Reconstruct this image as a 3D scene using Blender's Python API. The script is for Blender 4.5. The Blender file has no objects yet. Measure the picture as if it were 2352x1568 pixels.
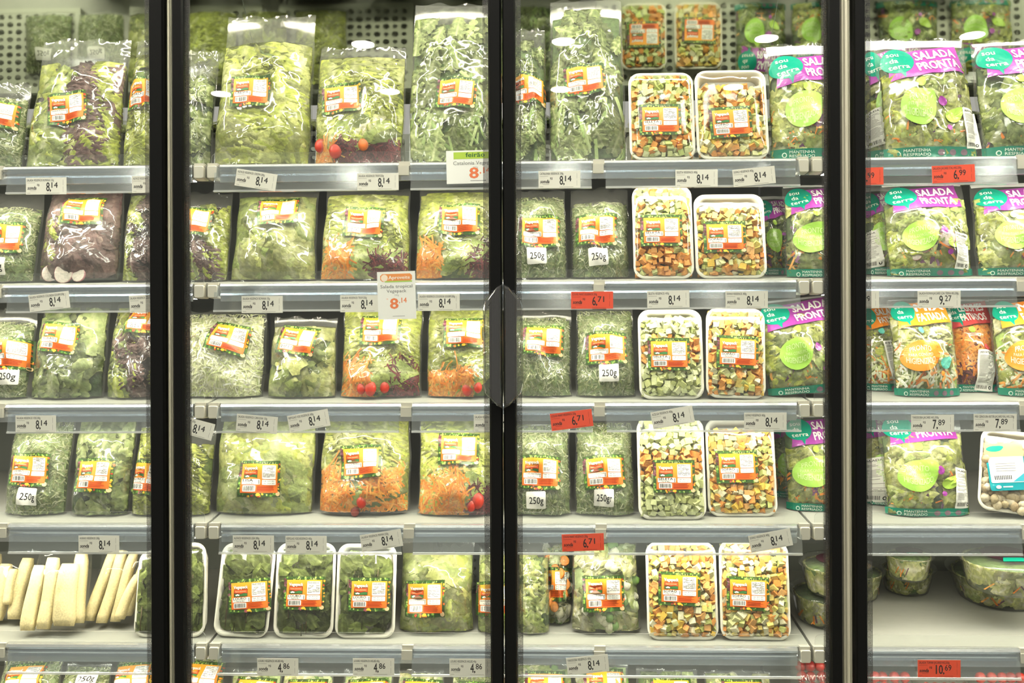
import bpy, math, random
import numpy as np
from mathutils import Matrix, Vector

SC = bpy.context.scene
COL = SC.collection
# ------------------------------------------------------------------ camera, light level
F, IW, IH, DIST, ZC = 2300.0, 2352, 1568, 2.10, 1.45
YAW, ROLL, HORIZON = math.radians(1.9), math.radians(-0.24), 835.0
CAM_X = 0.089
cam_data = bpy.data.cameras.new("camera")
cam_data.sensor_width = 36.0
cam_data.lens = 36.0 * F / IW
cam_data.shift_y = (HORIZON - IH / 2) / IW
cam_data.clip_start = 0.02
cam = bpy.data.objects.new("camera", cam_data)
CAM_R = (Matrix.Rotation(YAW, 3, 'Z') @ Matrix.Rotation(math.radians(90), 3, 'X') @ Matrix.Rotation(ROLL, 3, 'Z'))
cam.matrix_world = Matrix.Translation((CAM_X, -DIST, ZC)) @ CAM_R.to_4x4()
COL.objects.link(cam)
SC.camera = cam
SC.view_settings.view_transform = 'Standard'
SC.view_settings.look = 'None'
SC.view_settings.gamma = 1.0
SC.view_settings.use_curve_mapping = False
SC.view_settings.exposure = 0.70
SC.cycles.transparent_max_bounces = 24
SC.cycles.max_bounces = 5
SC.cycles.diffuse_bounces = 2
SC.cycles.glossy_bounces = 2
SC.cycles.transmission_bounces = 2
SC.cycles.sample_clamp_indirect = 4.0
SC.cycles.use_adaptive_sampling = True
SC.cycles.adaptive_threshold = 0.03
SC.cycles.caustics_reflective = False
SC.cycles.caustics_refractive = False

world = bpy.data.worlds.new("store_ambient")
world.use_nodes = True
world.node_tree.nodes["Background"].inputs[0].default_value = (1.0, 0.955, 0.87, 1)
world.node_tree.nodes["Background"].inputs[1].default_value = 0.28
SC.world = world
LED_POWER = 36.0          # emission strength of the shelf strips
CANOPY_POWER = 88.0

def ray(px, py):
    d = CAM_R @ Vector(((px - IW / 2) / F, (HORIZON - py) / F, -1.0))
    return Vector((CAM_X, -DIST, ZC)), d

def at(px, py, y):
    """the point on the vertical plane at depth y seen at a pixel"""
    o, d = ray(px, py)
    return o + d * ((y - o.y) / d.y)

def lin(c):
    c = np.asarray(c, float) / 255.0
    return np.where(c <= 0.04045, c / 12.92, ((c + 0.055) / 1.055) ** 2.4)

# ------------------------------------------------------------------ materials
def newmat(name):
    m = bpy.data.materials.new(name)
    m.use_nodes = True
    nt = m.node_tree
    return m, nt, nt.nodes, nt.links, nt.nodes["Principled BSDF"], nt.nodes["Material Output"]

def plain(name, rgb, rough=0.5, metal=0.0, spec=0.5, noise=0.0, nscale=60.0):
    m, nt, N, L, P, O = newmat(name)
    c = lin(rgb)
    P.inputs["Base Color"].default_value = (*c, 1)
    P.inputs["Roughness"].default_value = rough
    P.inputs["Metallic"].default_value = metal
    P.inputs["Specular IOR Level"].default_value = spec
    if noise:
        t = N.new("ShaderNodeTexNoise"); t.inputs["Scale"].default_value = nscale; t.inputs["Detail"].default_value = 4
        r = N.new("ShaderNodeMapRange"); r.inputs[1].default_value = 0.3; r.inputs[2].default_value = 0.7
        r.inputs[3].default_value = 1 - noise; r.inputs[4].default_value = 1 + noise
        mx = N.new("ShaderNodeVectorMath"); mx.operation = 'SCALE'; mx.inputs[0].default_value = tuple(c)
        L.new(t.outputs["Fac"], r.inputs[0]); L.new(r.outputs[0], mx.inputs["Scale"]); L.new(mx.outputs[0], P.inputs["Base Color"])
    return m

def colour_attr(name, rough, spec=0.4, nvar=0.0, nscale=250.0, bump=0.0, translucent=0.0, coat=0.0):
    m, nt, N, L, P, O = newmat(name)
    a = N.new("ShaderNodeVertexColor"); a.layer_name = "Col"
    src = a.outputs["Color"]
    if nvar:
        tc = N.new("ShaderNodeTexCoord")
        t = N.new("ShaderNodeTexNoise"); t.inputs["Scale"].default_value = nscale; t.inputs["Detail"].default_value = 2
        L.new(tc.outputs["Object"], t.inputs["Vector"])
        r = N.new("ShaderNodeMapRange"); r.inputs[1].default_value = 0.3; r.inputs[2].default_value = 0.7
        r.inputs[3].default_value = 1 - nvar; r.inputs[4].default_value = 1 + nvar
        mx = N.new("ShaderNodeVectorMath"); mx.operation = 'SCALE'
        L.new(t.outputs["Fac"], r.inputs[0]); L.new(src, mx.inputs[0]); L.new(r.outputs[0], mx.inputs["Scale"])
        src = mx.outputs[0]
        if bump:
            b = N.new("ShaderNodeBump"); b.inputs["Strength"].default_value = bump; b.inputs["Distance"].default_value = 0.004
            L.new(t.outputs["Fac"], b.inputs["Height"]); L.new(b.outputs[0], P.inputs["Normal"])
    L.new(src, P.inputs["Base Color"])
    P.inputs["Roughness"].default_value = rough
    P.inputs["Specular IOR Level"].default_value = spec
    P.inputs["Coat Weight"].default_value = coat
    if translucent:
        tr = N.new("ShaderNodeBsdfTranslucent"); L.new(src, tr.inputs["Color"])
        ms = N.new("ShaderNodeMixShader"); ms.inputs[0].default_value = translucent
        L.new(P.outputs[0], ms.inputs[1]); L.new(tr.outputs[0], ms.inputs[2]); L.new(ms.outputs[0], O.inputs[0])
    return m

def clear(name, tint=(1, 1, 1), rough=0.1, base=0.03, edge=0.5, milk=0.0, bump=0.0, bscale=40.0, distort=0.6, power=2.0):
    """thin clear plastic or glass: see-through, with a gloss that grows at grazing angles"""
    m, nt, N, L, P, O = newmat(name)
    N.remove(P)
    tr = N.new("ShaderNodeBsdfTransparent"); tr.inputs[0].default_value = (*tint, 1)
    gl = N.new("ShaderNodeBsdfGlossy"); gl.inputs["Roughness"].default_value = rough
    lw = N.new("ShaderNodeLayerWeight"); lw.inputs["Blend"].default_value = 0.5
    pw = N.new("ShaderNodeMath"); pw.operation = 'POWER'; pw.inputs[1].default_value = power
    ma = N.new("ShaderNodeMath"); ma.operation = 'MULTIPLY_ADD'; ma.inputs[1].default_value = edge; ma.inputs[2].default_value = base
    ma.use_clamp = True
    L.new(lw.outputs["Facing"], pw.inputs[0]); L.new(pw.outputs[0], ma.inputs[0])
    ms = N.new("ShaderNodeMixShader")
    L.new(ma.outputs[0], ms.inputs[0]); L.new(gl.outputs[0], ms.inputs[2])
    if milk:
        df = N.new("ShaderNodeBsdfDiffuse"); df.inputs[0].default_value = (0.9, 0.9, 0.86, 1)
        m2 = N.new("ShaderNodeMixShader"); m2.inputs[0].default_value = milk
        L.new(tr.outputs[0], m2.inputs[1]); L.new(df.outputs[0], m2.inputs[2]); L.new(m2.outputs[0], ms.inputs[1])
    else:
        L.new(tr.outputs[0], ms.inputs[1])
    if bump:
        tc = N.new("ShaderNodeTexCoord")
        v = N.new("ShaderNodeTexNoise"); v.noise_type = 'RIDGED_MULTIFRACTAL'
        v.inputs["Scale"].default_value = bscale; v.inputs["Detail"].default_value = 3.0
        v.inputs["Distortion"].default_value = distort
        L.new(tc.outputs["Object"], v.inputs["Vector"])
        b = N.new("ShaderNodeBump"); b.inputs["Strength"].default_value = bump; b.inputs["Distance"].default_value = 0.006
        L.new(v.outputs[0], b.inputs["Height"])
        L.new(b.outputs[0], gl.inputs["Normal"])
    L.new(ms.outputs[0], O.inputs[0])
    return m

def emission(name, rgb, strength):
    m, nt, N, L, P, O = newmat(name)
    N.remove(P)
    e = N.new("ShaderNodeEmission"); e.inputs[0].default_value = (*rgb, 1); e.inputs[1].default_value = strength
    L.new(e.outputs[0], O.inputs[0])
    return m

def frit_material():
    m, nt, N, L, P, O = newmat("dotted_frit")
    P.inputs["Base Color"].default_value = (0.035, 0.035, 0.03, 1); P.inputs["Roughness"].default_value = 0.4
    tc = N.new("ShaderNodeTexCoord"); sx = N.new("ShaderNodeSeparateXYZ")
    L.new(tc.outputs["Object"], sx.inputs[0])
    outs = []
    for ax in ("X", "Z"):
        k = N.new("ShaderNodeMath"); k.operation = 'MULTIPLY'; k.inputs[1].default_value = 1 / 0.0028
        fr = N.new("ShaderNodeMath"); fr.operation = 'FRACT'
        gt = N.new("ShaderNodeMath"); gt.operation = 'GREATER_THAN'; gt.inputs[1].default_value = 0.36
        L.new(sx.outputs[ax], k.inputs[0]); L.new(k.outputs[0], fr.inputs[0]); L.new(fr.outputs[0], gt.inputs[0]); outs.append(gt)
    mu = N.new("ShaderNodeMath"); mu.operation = 'MULTIPLY'
    L.new(outs[0].outputs[0], mu.inputs[0]); L.new(outs[1].outputs[0], mu.inputs[1])
    tr = N.new("ShaderNodeBsdfTransparent"); ms = N.new("ShaderNodeMixShader")
    L.new(mu.outputs[0], ms.inputs[0]); L.new(P.outputs[0], ms.inputs[1]); L.new(tr.outputs[0], ms.inputs[2]); L.new(ms.outputs[0], O.inputs[0])
    return m

M = dict(
    leaf=colour_attr("leaf_produce", 0.5, 0.35, 0.26, 95.0, 0.85, 0.22),
    produce=colour_attr("cut_produce", 0.42, 0.45, 0.12, 220.0, 0.2, 0.18),
    print=colour_attr("printed_label", 0.45, 0.4, coat=0.15),
    filmprint=colour_attr("printed_film", 0.32, 0.45, 0.05, 40.0, 0.3, coat=0.3),
    paper=colour_attr("printed_paper", 0.6, 0.3),
    film=clear("bag_film", (0.985, 0.99, 0.975), 0.10, 0.035, 0.42, 0.045, power=1.6),
    wrap=clear("tray_wrap", (0.99, 0.99, 0.98), 0.08, 0.03, 0.30, 0.015, power=1.8),
    shell=clear("clear_shell_plastic", (0.95, 0.96, 0.94), 0.08, 0.03, 0.6, 0.04, 0, power=2.4),
    foam=plain("white_foam", (244, 240, 226), 0.6, 0, 0.3, 0.02, 300),
    pane=clear("door_glass", (0.97, 0.985, 0.97), 0.01, 0.025, 0.5, 0.0, 0, power=5.0),
    acrylic=clear("clear_acrylic", (0.975, 0.985, 0.98), 0.05, 0.03, 0.5, 0.015, 0, power=3.0),
    flap=clear("rail_plastic", (0.86, 0.90, 0.94), 0.12, 0.05, 0.4, 0.07, 0, power=2.0),
    rim=clear("rail_bright_edge", (0.95, 0.96, 0.98), 0.15, 0.20, 0.5, 0.45, 0),
    black=plain("black_door_stile", (17, 18, 17), 0.30, 0, 0.12, 0.05, 200),
    alu=plain("aluminium_post", (206, 203, 178), 0.38, 0.25, 0.5, 0.03, 90),
    steel=plain("grey_painted_shelf", (164, 164, 156), 0.42, 0.0, 0.5, 0.03, 40),
    lip=plain("aluminium_lip", (205, 208, 210), 0.26, 0.75, 0.5, 0.02, 60),
    cap=plain("grey_plastic_cap", (196, 192, 178), 0.5, 0, 0.4, 0.02, 50),
    wall=plain("cooler_liner", (112, 116, 108), 0.5, 0, 0.4, 0.03, 20),
    crate=plain("pale_crate_plastic", (178, 180, 166), 0.5, 0, 0.4, 0.03, 80),
    crate_dark=plain("grey_crate_plastic", (88, 92, 90), 0.5, 0, 0.4, 0.04, 80),
    mirror=plain("mirror_panel", (205, 212, 196), 0.06, 1.0),
    smoke=clear("smoked_handle_plastic", (0.74, 0.76, 0.72), 0.06, 0.06, 0.8, 0.03, 0, power=2.2),
    core=plain("handle_core", (26, 28, 32), 0.25),
    led=emission("led_strip_glow", (1.0, 0.925, 0.75), LED_POWER),
    canopy=emission("canopy_led_glow", (1.0, 0.925, 0.75), CANOPY_POWER),
    frit=frit_material(),
)

# ------------------------------------------------------------------ mesh builder
class MB:
    def __init__(s):
        s.v, s.f, s.c, s.m, s.n = [], [], [], [], 0
    def add(s, V, Fc, col=(200, 200, 200), mat=0, linear=False):
        V = np.asarray(V, float); c = np.asarray(col, float)
        if not linear: c = lin(c)
        if c.ndim == 1: c = np.tile(c, (len(V), 1))
        s.v.append(V); s.c.append(c)
        n = s.n
        s.f.extend([tuple(int(i) + n for i in f) for f in Fc]); s.m.extend([mat] * len(Fc)); s.n += len(V)
    def box(s, lo, hi, col=(200, 200, 200), mat=0):
        (a, b, c), (d, e, f) = lo, hi
        V = [(a, b, c), (d, b, c), (d, e, c), (a, e, c), (a, b, f), (d, b, f), (d, e, f), (a, e, f)]
        s.add(V, [(0, 3, 2, 1), (4, 5, 6, 7), (0, 1, 5, 4), (1, 2, 6, 5), (2, 3, 7, 6), (3, 0, 4, 7)], col, mat)
    def verts(s):
        return np.concatenate(s.v) if s.v else np.zeros((0, 3))
    def build(s, name, mats, parent=None, smooth=True, kind=None, label=None):
        me = bpy.data.meshes.new(name)
        V = s.verts()
        me.from_pydata(V.tolist(), [], s.f)
        if not isinstance(mats, (list, tuple)): mats = [mats]
        for m in mats: me.materials.append(m)
        if len(mats) > 1: me.polygons.foreach_set("material_index", np.asarray(s.m, np.int32))
        if smooth: me.polygons.foreach_set("use_smooth", np.ones(len(s.f), bool))
        ca = me.color_attributes.new("Col", 'FLOAT_COLOR', 'POINT')
        cc = np.ones((len(V), 4), np.float32); cc[:, :3] = np.clip(np.concatenate(s.c), 0, 1)
        ca.data.foreach_set("color", cc.ravel())
        me.update()
        o = bpy.data.objects.new(name, me); COL.objects.link(o)
        if parent is not None: o.parent = parent
        if kind: o["kind"] = kind
        if label: o["label"] = label
        return o

def empty(name, loc=(0, 0, 0), rot=(0, 0, 0), label=None, cat=None, group=None):
    o = bpy.data.objects.new(name, None); COL.objects.link(o)
    o.empty_display_size = 0.05
    o.location = loc; o.rotation_euler = rot
    tag(o, label, cat, group)
    return o

def tag(o, label=None, cat=None, group=None, kind=None):
    if label: o["label"] = label
    if cat: o["category"] = cat
    if group: o["group"] = group
    if kind: o["kind"] = kind
    return o

def grid_faces(nu, nv, flip=False):
    f = []
    for j in range(nv - 1):
        for i in range(nu - 1):
            a = j * nu + i
            q = (a, a + 1, a + nu + 1, a + nu)
            f.append(q[::-1] if flip else q)
    return f

def rounded_rect(w, h, r, n=6):
    """outline points (x,z), anticlockwise, centred"""
    pts = []
    for cx, cz, a0 in ((w / 2 - r, h / 2 - r, 0), (-w / 2 + r, h / 2 - r, 90), (-w / 2 + r, -h / 2 + r, 180), (w / 2 - r, -h / 2 + r, 270)):
        for k in range(n + 1):
            a = math.radians(a0 + 90 * k / n)
            pts.append((cx + r * math.cos(a), cz + r * math.sin(a)))
    return np.array(pts)

_text = {}
def text2d(s, bold=0.0):
    """flat glyph mesh of a string: (V(n,2), faces, width), cap height about 0.7"""
    k = (s, bold)
    if k not in _text:
        cu = bpy.data.curves.new("glyphs", 'FONT'); cu.body = s; cu.size = 1.0; cu.offset = bold
        cu.resolution_u = 2; cu.fill_mode = 'FRONT'
        o = bpy.data.objects.new("glyphs", cu); COL.objects.link(o)
        dg = bpy.context.evaluated_depsgraph_get(); dg.update()
        e = o.evaluated_get(dg); me = e.to_mesh()
        V = np.zeros(len(me.vertices) * 3); me.vertices.foreach_get("co", V); V = V.reshape(-1, 3)[:, :2]
        Fc = [tuple(p.vertices) for p in me.polygons]
        e.to_mesh_clear()
        bpy.data.objects.remove(o); bpy.data.curves.remove(cu)
        if len(V):
            V = V - [V[:, 0].min(), 0]
        _text[k] = (V, Fc, float(V[:, 0].max()) if len(V) else 0.0)
    return _text[k]

# ------------------------------------------------------------------ flat artwork, later laid on paper, film or stickers
class Art:
    """2-D shapes (x right, z up) with colour and stacking level"""
    def __init__(s, cell=0.055): s.items = []; s.cell = cell
    def poly(s, V, Fc, col, lev): s.items.append((np.asarray(V, float), Fc, np.asarray(col, float), lev))
    def rect(s, x0, z0, x1, z1, col, lev, nx=1, nz=1, col2=None):
        nx = max(nx, int(math.ceil(abs(x1 - x0) / s.cell))); nz = max(nz, int(math.ceil(abs(z1 - z0) / s.cell)))
        X, Z = np.meshgrid(np.linspace(x0, x1, nx + 1), np.linspace(z0, z1, nz + 1))
        V = np.stack([X.ravel(), Z.ravel()], 1)
        c = np.asarray(col, float)
        if col2 is not None:
            t = ((V[:, 1] - z0) / (z1 - z0))[:, None]; c = c * (1 - t) + np.asarray(col2, float) * t
        s.poly(V, grid_faces(nx + 1, nz + 1), c, lev)
    def fan(s, outline, col, lev, rings=3):
        P = np.asarray(outline, float); c = P.mean(0); n = len(P)
        V = [c]; Fc = []
        for k in range(1, rings + 1): V.extend(c + (P - c) * k / rings)
        for i in range(n):
            j = (i + 1) % n
            Fc.append((0, 1 + i, 1 + j))
            for k in range(1, rings):
                a = 1 + (k - 1) * n; b = 1 + k * n
                Fc.append((a + i, b + i, b + j, a + j))
        s.poly(V, Fc, col, lev)
    def ellipse(s, cx, cz, rx, rz, col, lev, n=10, ang=0.0):
        t = np.linspace(0, 2 * math.pi, n, endpoint=False)
        p = np.stack([rx * np.cos(t), rz * np.sin(t)], 1); ca, sa = math.cos(ang), math.sin(ang)
        s.fan(p @ np.array([[ca, sa], [-sa, ca]]) + [cx, cz], col, lev, 1)
    def rrect(s, x0, z0, x1, z1, r, col, lev, rings=2):
        n0 = len(s.items); s.rect(x0, z0, x1, z1, col, lev, 4, 3)
        V = s.items[n0][0]; c = np.array([(x0 + x1) / 2, (z0 + z1) / 2]); hx, hz = (x1 - x0) / 2, (z1 - z0) / 2
        d = np.abs(V - c); k = (np.abs(d[:, 0] - hx) < 1e-9) & (np.abs(d[:, 1] - hz) < 1e-9)
        V[k] -= np.sign(V[k] - c) * min(r, hx, hz) * .3
    def text(s, t, x, z, h, col, lev, bold=0.0, width=None, align='l', rot=0.0, arc=0.0, shear=0.0):
        """h = cap height; width squeezes the line to that length; arc bends it upward"""
        V, Fc, w = text2d(t)
        if not len(V): return
        if bold > 0.004:        # heavier face: copies side by side
            n = len(V); sh = [(-bold, 0), (bold, 0), (0, -bold * .7), (0, bold * .7)]
            V = np.concatenate([V + np.array(q) for q in sh])
        V = V * (h / 0.70)
        w = w * (h / 0.70)
        if width: V = V * [width / w, 1]; w = width
        V = V + np.stack([V[:, 1] * shear, V[:, 1] * 0], 1)
        if align == 'c': V = V - [w / 2, 0]
        if align == 'r': V = V - [w, 0]
        if arc: V = V + np.stack([V[:, 0] * 0, arc * ((V[:, 0] / max(w, 1e-6) * 2) ** 2)], 1)
        if rot:
            ca, sa = math.cos(rot), math.sin(rot); V = V @ np.array([[ca, sa], [-sa, ca]])
        n = len(text2d(t)[0])
        for k in range(len(V) // n): s.poly(V[k * n:(k + 1) * n] + [x, z], Fc, col, lev + .2 * k)
    def lay(s, mb, fn, mat=0, step=0.00022, scale=1.0, off=(0, 0), rot=0.0, tint=1.0):
        """put every shape on the surface: fn(x, z) -> y of that surface (front is -y)"""
        ca, sa = math.cos(rot), math.sin(rot)
        R = np.array([[ca, sa], [-sa, ca]])
        for V, Fc, c, lev in s.items:
            P = (V * scale) @ R + off
            y = fn(P[:, 0], P[:, 1]) - step * (lev + 1)
            mb.add(np.stack([P[:, 0], y, P[:, 1]], 1), Fc, c * tint, mat)

def wob(rng, n=7, f0=3, f1=9):
    """a crumple field: ridges of folded film, about 0..1"""
    ks = [(rng.uniform(0, math.pi), rng.uniform(f0, f1), rng.uniform(0, 6.28), rng.uniform(.4, 1.)) for _ in range(n)]
    ws = [(rng.uniform(0, 6.28), rng.uniform(2, 5), rng.uniform(0, 6.28)) for _ in range(4)]
    def fn(x, z):
        wx = sum(math.cos(a) * np.sin(k * (x * math.cos(a + 1) + z * math.sin(a + 1)) + p) for a, k, p in ws) * .10
        wz = sum(math.sin(a) * np.sin(k * (x * math.cos(a + 1) + z * math.sin(a + 1)) + p) for a, k, p in ws) * .10
        X, Z = x + wx, z + wz
        t = 0
        for a, k, p, am in ks:
            t = t + am * (1 - np.abs(np.sin(.5 * k * (X * math.cos(a) + Z * math.sin(a)) + p))) ** 3
        return t / n * 1.6
    return fn
# ------------------------------------------------------------------ printed stickers and tags
GREENS = [(86, 132, 52), (60, 98, 40), (134, 176, 72), (44, 74, 34), (170, 196, 104)]
def label_art(name, weight, small=None, seed=0):
    """orange vegetable-pack sticker, 1 wide and 0.79 high, centred"""
    rng = random.Random(seed); a = Art(); H = 0.79
    a.rect(-.5, -H / 2, .5, H / 2, (58, 82, 40), 0, 10, 8)
    def blob(x, z, r, c): a.ellipse(x, z, r * rng.uniform(.8, 1.3), r * rng.uniform(.7, 1.1), c, 1, 7, rng.uniform(0, 3))
    for k in range(26): blob(rng.uniform(-.47, .47), H / 2 - rng.uniform(.012, .07), .022, rng.choice(GREENS))
    for k in range(9):
        x = rng.uniform(-.3, .4); a.poly([(x - .006, H / 2 - .08), (x + .006, H / 2 - .08), (x + rng.uniform(-.05, .05), H / 2 - .01)], [(0, 1, 2)], (206, 220, 150), 2)
    for k in range(10): blob(-.46 + rng.uniform(-.025, .03), rng.uniform(0, .33), .032, rng.choice([(96, 46, 58), (120, 70, 88), (72, 34, 40), (146, 96, 112)]))
    for k in range(9): blob(-.46 + rng.uniform(-.02, .03), rng.uniform(-.34, .02), .028, rng.choice(GREENS))
    for k in range(13): blob(.467 + rng.uniform(-.02, .02), rng.uniform(-.3, .33), .024, rng.choice([(190, 62, 38), (232, 160, 48), (70, 50, 36), (238, 196, 70), (96, 130, 52), (212, 98, 46)]))
    for k in range(24):
        x = rng.uniform(-.45, .42)
        c = rng.choice(GREENS) if x < -.25 or x > .1 else rng.choice([(196, 72, 46), (226, 150, 60), (150, 80, 90), (238, 196, 60), (92, 130, 50)])
        blob(x, -H / 2 + rng.uniform(.012, .065), .024, c)
    a.ellipse(.0, -H / 2 + .045, .05, .03, (240, 200, 62), 2); a.ellipse(.44, -H / 2 + .06, .055, .05, (226, 196, 150), 2)
    # orange panel, shading from amber to orange as printed
    x0, x1, z0, z1 = -.425, .435, -.315, .315
    a.rect(x0, z0, x1, z1, (238, 112, 40), 3, 10, 8, (248, 172, 52))
    # maker's badge
    a.fan([(-.365, .07), (-.36, .155), (-.345, .16), (-.05, .16), (-.03, .15), (-.028, .06), (-.03, -.02), (-.34, -.025), (-.37, -.01)], (120, 52, 30), 4)
    a.fan([(-.35, .075), (-.352, .15), (-.045, .15), (-.04, .06), (-.12, .072), (-.2, .058), (-.28, .075)], (222, 92, 42), 5)
    a.fan([(-.355, .0), (-.35, .05), (-.28, .05), (-.2, .035), (-.12, .06), (-.04, .05), (-.04, -.008), (-.33, -.012)], (58, 116, 62), 5)
    for cx, cz in ((-.3, .02), (-.275, .03), (-.25, .02)): a.ellipse(cx, cz, .025, .016, (250, 250, 246), 6)
    a.text("Vegepack", -.36, .168, .072, (120, 50, 28), 5, .05, .34)
    a.text("Vegepack", -.365, .174, .072, (255, 255, 250), 6, .035, .34)
    a.text("Vegetais selecionados", -.33, .095, .026, (252, 226, 190), 6, 0, .26)
    # white name box, barcode, table, dates, fine print
    a.rrect(-.395, -.15, .035, .05 - .085, .015, (246, 244, 236), 7)
    big = len(name) <= 8
    wd = .36 if not big else min(.34, .062 * len(name))
    a.text(name, -.375, -.09 if big else -.082, .055 if big else .045, (22, 20, 20), 8, .014 if big else .0, wd)
    if small: a.text(small, -.37, -.113, .014, (60, 58, 54), 8, 0, .30)
    a.text("Peso liq. %s" % weight, -.30, -.138, .026, (40, 38, 36), 8, .006, .19)
    for k in range(3): a.rect(-.008 + .011 * k, -.14, -.002 + .011 * k, -.05, (70, 68, 64), 8)
    a.rrect(-.37, -.29, -.06, -.165, .01, (248, 246, 240), 7)
    x = -.35
    while x < -.085:
        w = rng.choice((.005, .008, .012)); a.rect(x, -.275, x + w, -.18, (30, 28, 28), 8); x += w + rng.choice((.005, .007, .011))
    a.rrect(.075, -.03, .395, .285, .012, (247, 246, 240), 7)
    for k in range(12):
        z = .262 - k * .023
        x = .09
        while x < .37:
            w = rng.uniform(.02, .11)
            if rng.random() < (.95 if k in (0, 1, 8, 9, 10) else .45): a.rect(x, z, min(x + w, .38), z + .010, (96, 92, 88), 8)
            x += w + .012
    a.rect(.30, .06, .304, .22, (90, 88, 84), 8); a.rect(.15, .21, .31, .214, (90, 88, 84), 8)
    a.rrect(.075, -.155, .395, -.045, .01, (247, 246, 240), 7)
    a.text("FAB: 18.01.2021", .10, -.087, .026, (36, 34, 32), 8, .004, .26)
    a.text("VAL: 25.01.2021", .10, -.135, .026, (36, 34, 32), 8, .004, .26)
    for k in range(6):
        a.rect(-.03, -.285 + k * .020, .36 - rng.uniform(0, .1), -.275 + k * .020, (176, 58, 20), 7)
    return a

def tag_art(desc, whole, cents, red=False, seed=0):
    """shelf ticket, 1 wide and 0.41 high"""
    a = Art(); ink = (40, 38, 40)
    bg = (238, 86, 58) if red else (226, 223, 212)
    a.rect(-.5, -.205, .5, .205, bg, 0, 4, 2)
    a.text(desc, -.47, .115, .054, ink, 1, .008, min(.92, .0245 * len(desc)))
    a.rect(-.47, .075, -.27, .081, tuple(np.array(bg) * .6), 1)
    a.text("R$", -.22, .0, .052, ink, 1, .01, .055)
    a.text("sonda", -.46, -.085, .085, ink, 1, .03, .215, shear=.18)
    a.rect(-.40, -.115, -.25, -.110, ink, 1)
    a.text(whole, .085, -.125, .215, ink, 1, .016, .080 * len(whole), align='r')
    a.text(",", .090, -.115, .16, ink, 1, .02)
    a.text(cents, .135, -.045, .135, ink, 1, .012, .150)
    a.rect(-.47, -.175, -.39, -.168, tuple(np.array(bg) * .55), 1)
    a.rect(.0, -.182, .33, -.175, tuple(np.array(bg) * .6), 1)
    for k in range(2): a.rect(.415, -.15 + .17 * k, .42, -.02 + .17 * k, tuple(np.array(bg) * .55), 1)
    return a

def sticker_art(txt):
    a = Art()
    a.rrect(-.5, -.38, .5, .38, .06, (232, 230, 222), 0)
    a.text(txt, 0.02, -.16, .30, (26, 26, 28), 1, .012, .72 if len(txt) < 5 else .76, align='c')
    return a

def info_art(title, seed=0):
    """tall white information strip, 0.5 wide and 1 high"""
    rng = random.Random(seed); a = Art()
    a.rect(-.25, -.5, .25, .5, (236, 235, 228), 0, 3, 6)
    a.text(title, -.2, .40, .05, (40, 40, 40), 1, .01, .38)
    for k in range(22):
        z = .34 - k * .03
        if rng.random() < .85: a.rect(-.2, z, -.2 + rng.uniform(.2, .40), z + .012, (150, 148, 144), 1)
    x = -.2
    while x < .05: a.rect(x, -.45, x + .009, -.36, (40, 40, 40), 1); x += rng.choice((.014, .02, .026))
    a.ellipse(.15, -.41, .045, .045, (40, 40, 40), 1); a.ellipse(.15, -.41, .022, .022, (236, 235, 228), 2)
    return a

# ------------------------------------------------------------------ what is inside the packs
PAL = dict(
    light=dict(body=(193, 201, 84), edge=(217, 219, 108), rib=(237, 237, 189), deep=(93, 114, 46)),
    crespa=dict(body=(197, 199, 120), edge=(213, 213, 134), rib=(231, 231, 186), deep=(107, 123, 66)),
    roman=dict(body=(179, 189, 112), edge=(157, 171, 88), rib=(225, 227, 183), deep=(80, 102, 52)),
    cress=dict(body=(129, 143, 84), edge=(147, 159, 94), rib=(191, 199, 144), deep=(51, 72, 40)),
    catal=dict(body=(170, 182, 120), edge=(182, 190, 132), rib=(214, 218, 168), deep=(84, 106, 58)),
    purple=dict(body=(114, 84, 82), edge=(138, 108, 102), rib=(160, 136, 126), deep=(58, 44, 46)),
    pale=dict(body=(231, 223, 180), edge=(201, 205, 126), rib=(240, 239, 223), deep=(128, 142, 84)),
    bay=dict(body=(104, 116, 58), edge=(112, 124, 62), rib=(154, 166, 100), deep=(50, 62, 32)),
)

def sm(x):
    x = np.clip(x, 0, 1); return x * x * (3 - 2 * x)

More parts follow.
